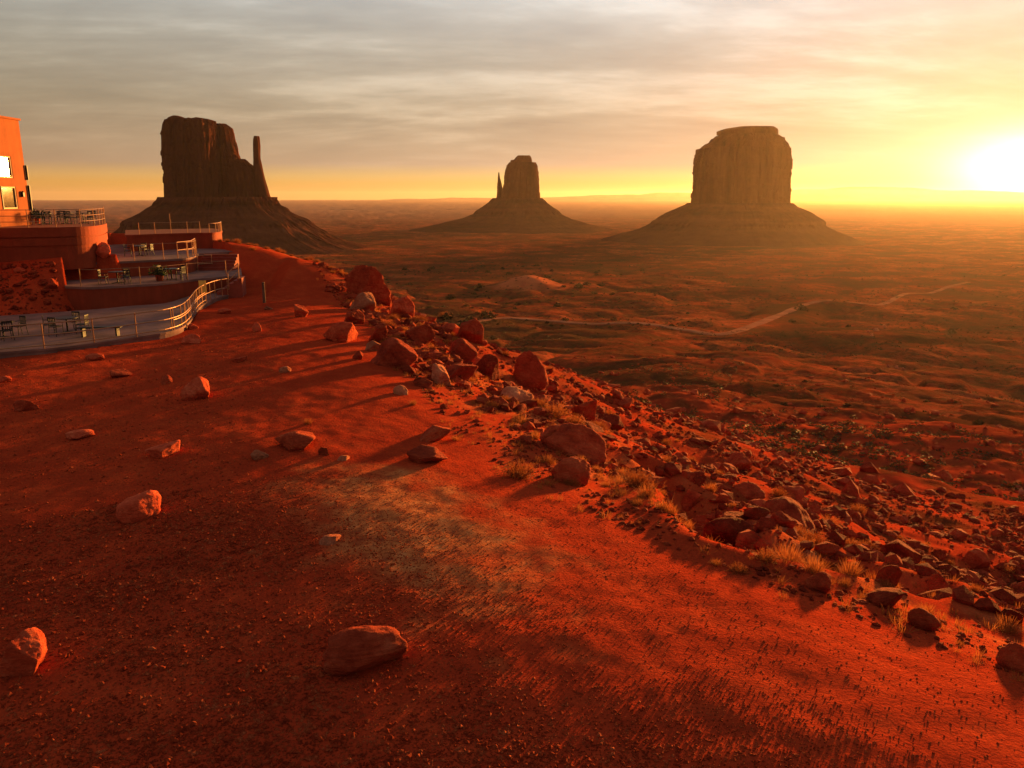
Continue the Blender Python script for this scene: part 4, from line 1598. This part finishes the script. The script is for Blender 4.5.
for k in range(16):                      # tufts catching the light along the ridge right of the terraces
    px = 228 + k * 7 + random.uniform(-3, 3)
    for py in range(236, 300):
        p = hit(px, py)
        if p is not None and p.y < 100:
            break
    plant(BUSH, p.x, p.y, random.uniform(0.5, 1.1), 'desert_shrub', 'small orange shrub on the ridge skyline between the terraces and the crest rubble', 'shrub', 'shrubs on the ridge skyline')
cnt = 0
while cnt < 210:
    k = random.randrange(len(segs) - 1)
    f = random.random()
    a, b = segs[k], segs[k + 1]
    t_ = Vector((b[0] - a[0], b[1] - a[1]))
    if random.random() > t_.length / 14:
        continue
    nrm = Vector((t_.y, -t_.x)).normalized()
    dd = random.choice((random.gauss(1.2, 0.9), random.uniform(0, 24), random.uniform(0, 12)))
    x = a[0] + t_.x * f + nrm.x * dd
    y = a[1] + t_.y * f + nrm.y * dd
    if not visible_xy(x, y) or y > 72:
        continue
    cnt += 1
    if dd < 3 and random.random() < 0.75:
        plant(GRASS, x, y, random.uniform(0.5, 1.1), 'grass_tuft', 'dry golden grass tuft along the crest edge between gravel and rubble', 'grass tuft', 'grass tufts along the crest')
    else:
        plant(BUSH if random.random() < 0.7 else GRASS, x, y, random.uniform(0.45, 1.25), 'desert_shrub', 'small dry golden shrub among the rocks of the slope', 'shrub', 'shrubs on the rocky slope')

# thin grass fringe, uncounted
n = 1500
k = g.integers(0, len(segs) - 1, n)
A = segs[k]
tt = segs[k + 1] - A
nr = np.column_stack([tt[:, 1], -tt[:, 0]]) / np.linalg.norm(tt, axis=1)[:, None]
dd = g.normal(1.5, 2.0, n)
P = A + tt * g.uniform(0, 1, n)[:, None] + nr * dd[:, None]
ok = (P[:, 1] > 6) & (np.abs(P[:, 0]) < P[:, 1] * 0.7 + 1) & (dd > -1.5) & (g.uniform(0, 1, n) < np.linalg.norm(tt, axis=1) / 12)
P = P[ok]
VV, QQ = [], []
tv, tq = tuft_mesh('f', 34, 0.3, 0.20, 0.005, 900)
zz = height(P[:, 0], P[:, 1])
nb = 0
for (x, y), z in zip(P, zz):
    a = g.uniform(0, 6.28)
    s = g.uniform(0.5, 1.2)
    Rm = np.array([[math.cos(a), -math.sin(a), 0], [math.sin(a), math.cos(a), 0], [0, 0, 1]]) * s
    VV.append(tv @ Rm.T + np.array([x, y, z]))
    QQ.append(tq + nb)
    nb += len(tv)
tag(link_mesh('dry_grass', np_mesh('dry_grass', np.concatenate(VV), np.concatenate(QQ), False), M_GRASS), 'sparse dry grass fringing the crest', 'grass', kind='stuff')

# valley bushes
vb = []
for i in range(3):
    V, Q = leaf_cloud(170, 1.0, 1.15, 0.22, 40 + i)
    me = np_mesh('valley_bush', V, Q, False)
    me.materials.append(M_SAGE)
    vb.append(me)
cnt = 0
while cnt < 295:
    az = random.uniform(-0.22, 0.56)
    r = math.exp(random.uniform(math.log(130), math.log(1300)))
    if cnt > 110:            # thicker round the pale mound
        az, r = random.gauss(0.0, 0.09), random.uniform(430, 1250)
    x, y = r * math.sin(az), r * math.cos(az)
    dn = float(fbm(np.array([x / 120]), np.array([y / 160]), 3, 99)[0])
    if random.random() > 0.15 + 2.0 * dn + (0.35 if (az < 0.12 and r > 350) else 0):
        continue
    if math.hypot((x - MOUND.x) / 30, (y - MOUND.y) / 50) < 1 and random.random() < 0.85:
        continue
    cnt += 1
    s = min(0.75 if r < 300 else 2.0, 0.4 * random.paretovariate(1.6)) * (1 if r < 400 else 1.9)
    if r < 500:
        lab, grp = 'dark sagebrush on the near valley floor short of the dirt road', 'bushes on the near valley floor'
    else:
        lab, grp = 'dark round bush on the valley floor beyond the dirt road', 'bushes on the far valley floor'
    plant(vb, x, y, s, 'valley_bush', lab, 'bush', grp)
# low scrub as ground cover
n = 21000
a = g.uniform(-0.62, 0.62, n)
r = np.exp(g.uniform(math.log(70), math.log(1700), n))
P = np.column_stack([r * np.sin(a), r * np.cos(a)])
ok = (crest_d(P[:, 0], P[:, 1]) > 24) & (g.uniform(0, 1, n) < np.clip(0.3 + 2.4 * fbm(P[:, 0] / 70, P[:, 1] / 100, 4, 98), 0.02, 1))
P = P[ok]
r = r[ok]
zz = height(P[:, 0], P[:, 1])
tv, tq = leaf_cloud(16, 0.55, 0.55, 0.2, 77)
VV, QQ = [], []
nb = 0
for (x, y), z, rr_ in zip(P, zz, r):
    an = g.uniform(0, 6.28)
    s = g.uniform(0.5, 1.3) * (0.7 + min(rr_, 1200) / 600)
    Rm = np.array([[math.cos(an), -math.sin(an), 0], [math.sin(an), math.cos(an), 0], [0, 0, 1]]) * s
    VV.append(tv @ Rm.T + np.array([x, y, z - 0.05]))
    QQ.append(tq + nb)
    nb += len(tv)
tag(link_mesh('scrub', np_mesh('scrub', np.concatenate(VV), np.concatenate(QQ), False), M_SAGE), 'low scrub covering the valley floor', 'scrub', kind='stuff')

# ------------------------------------------------------------------ haze
mh = bpy.data.materials.new('haze_air')
mh.use_nodes = True
t = mh.node_tree
t.nodes.clear()
pv = t.nodes.new('ShaderNodeVolumePrincipled')
pv.inputs['Color'].default_value = (0.95, 0.74, 0.60, 1)
pv.inputs['Density'].default_value = HAZE_DENSITY
pv.inputs['Anisotropy'].default_value = 0.67
om = t.nodes.new('ShaderNodeOutputMaterial')
t.links.new(pv.outputs[0], om.inputs['Volume'])
mh.cycles.homogeneous_volume = True
bm = MB()
bm.box((0, 0, 25), (76000, 76000, 420))
o = bm.build('haze', mh)
tag(o, 'thin golden morning haze over the whole valley', 'haze', kind='stuff')
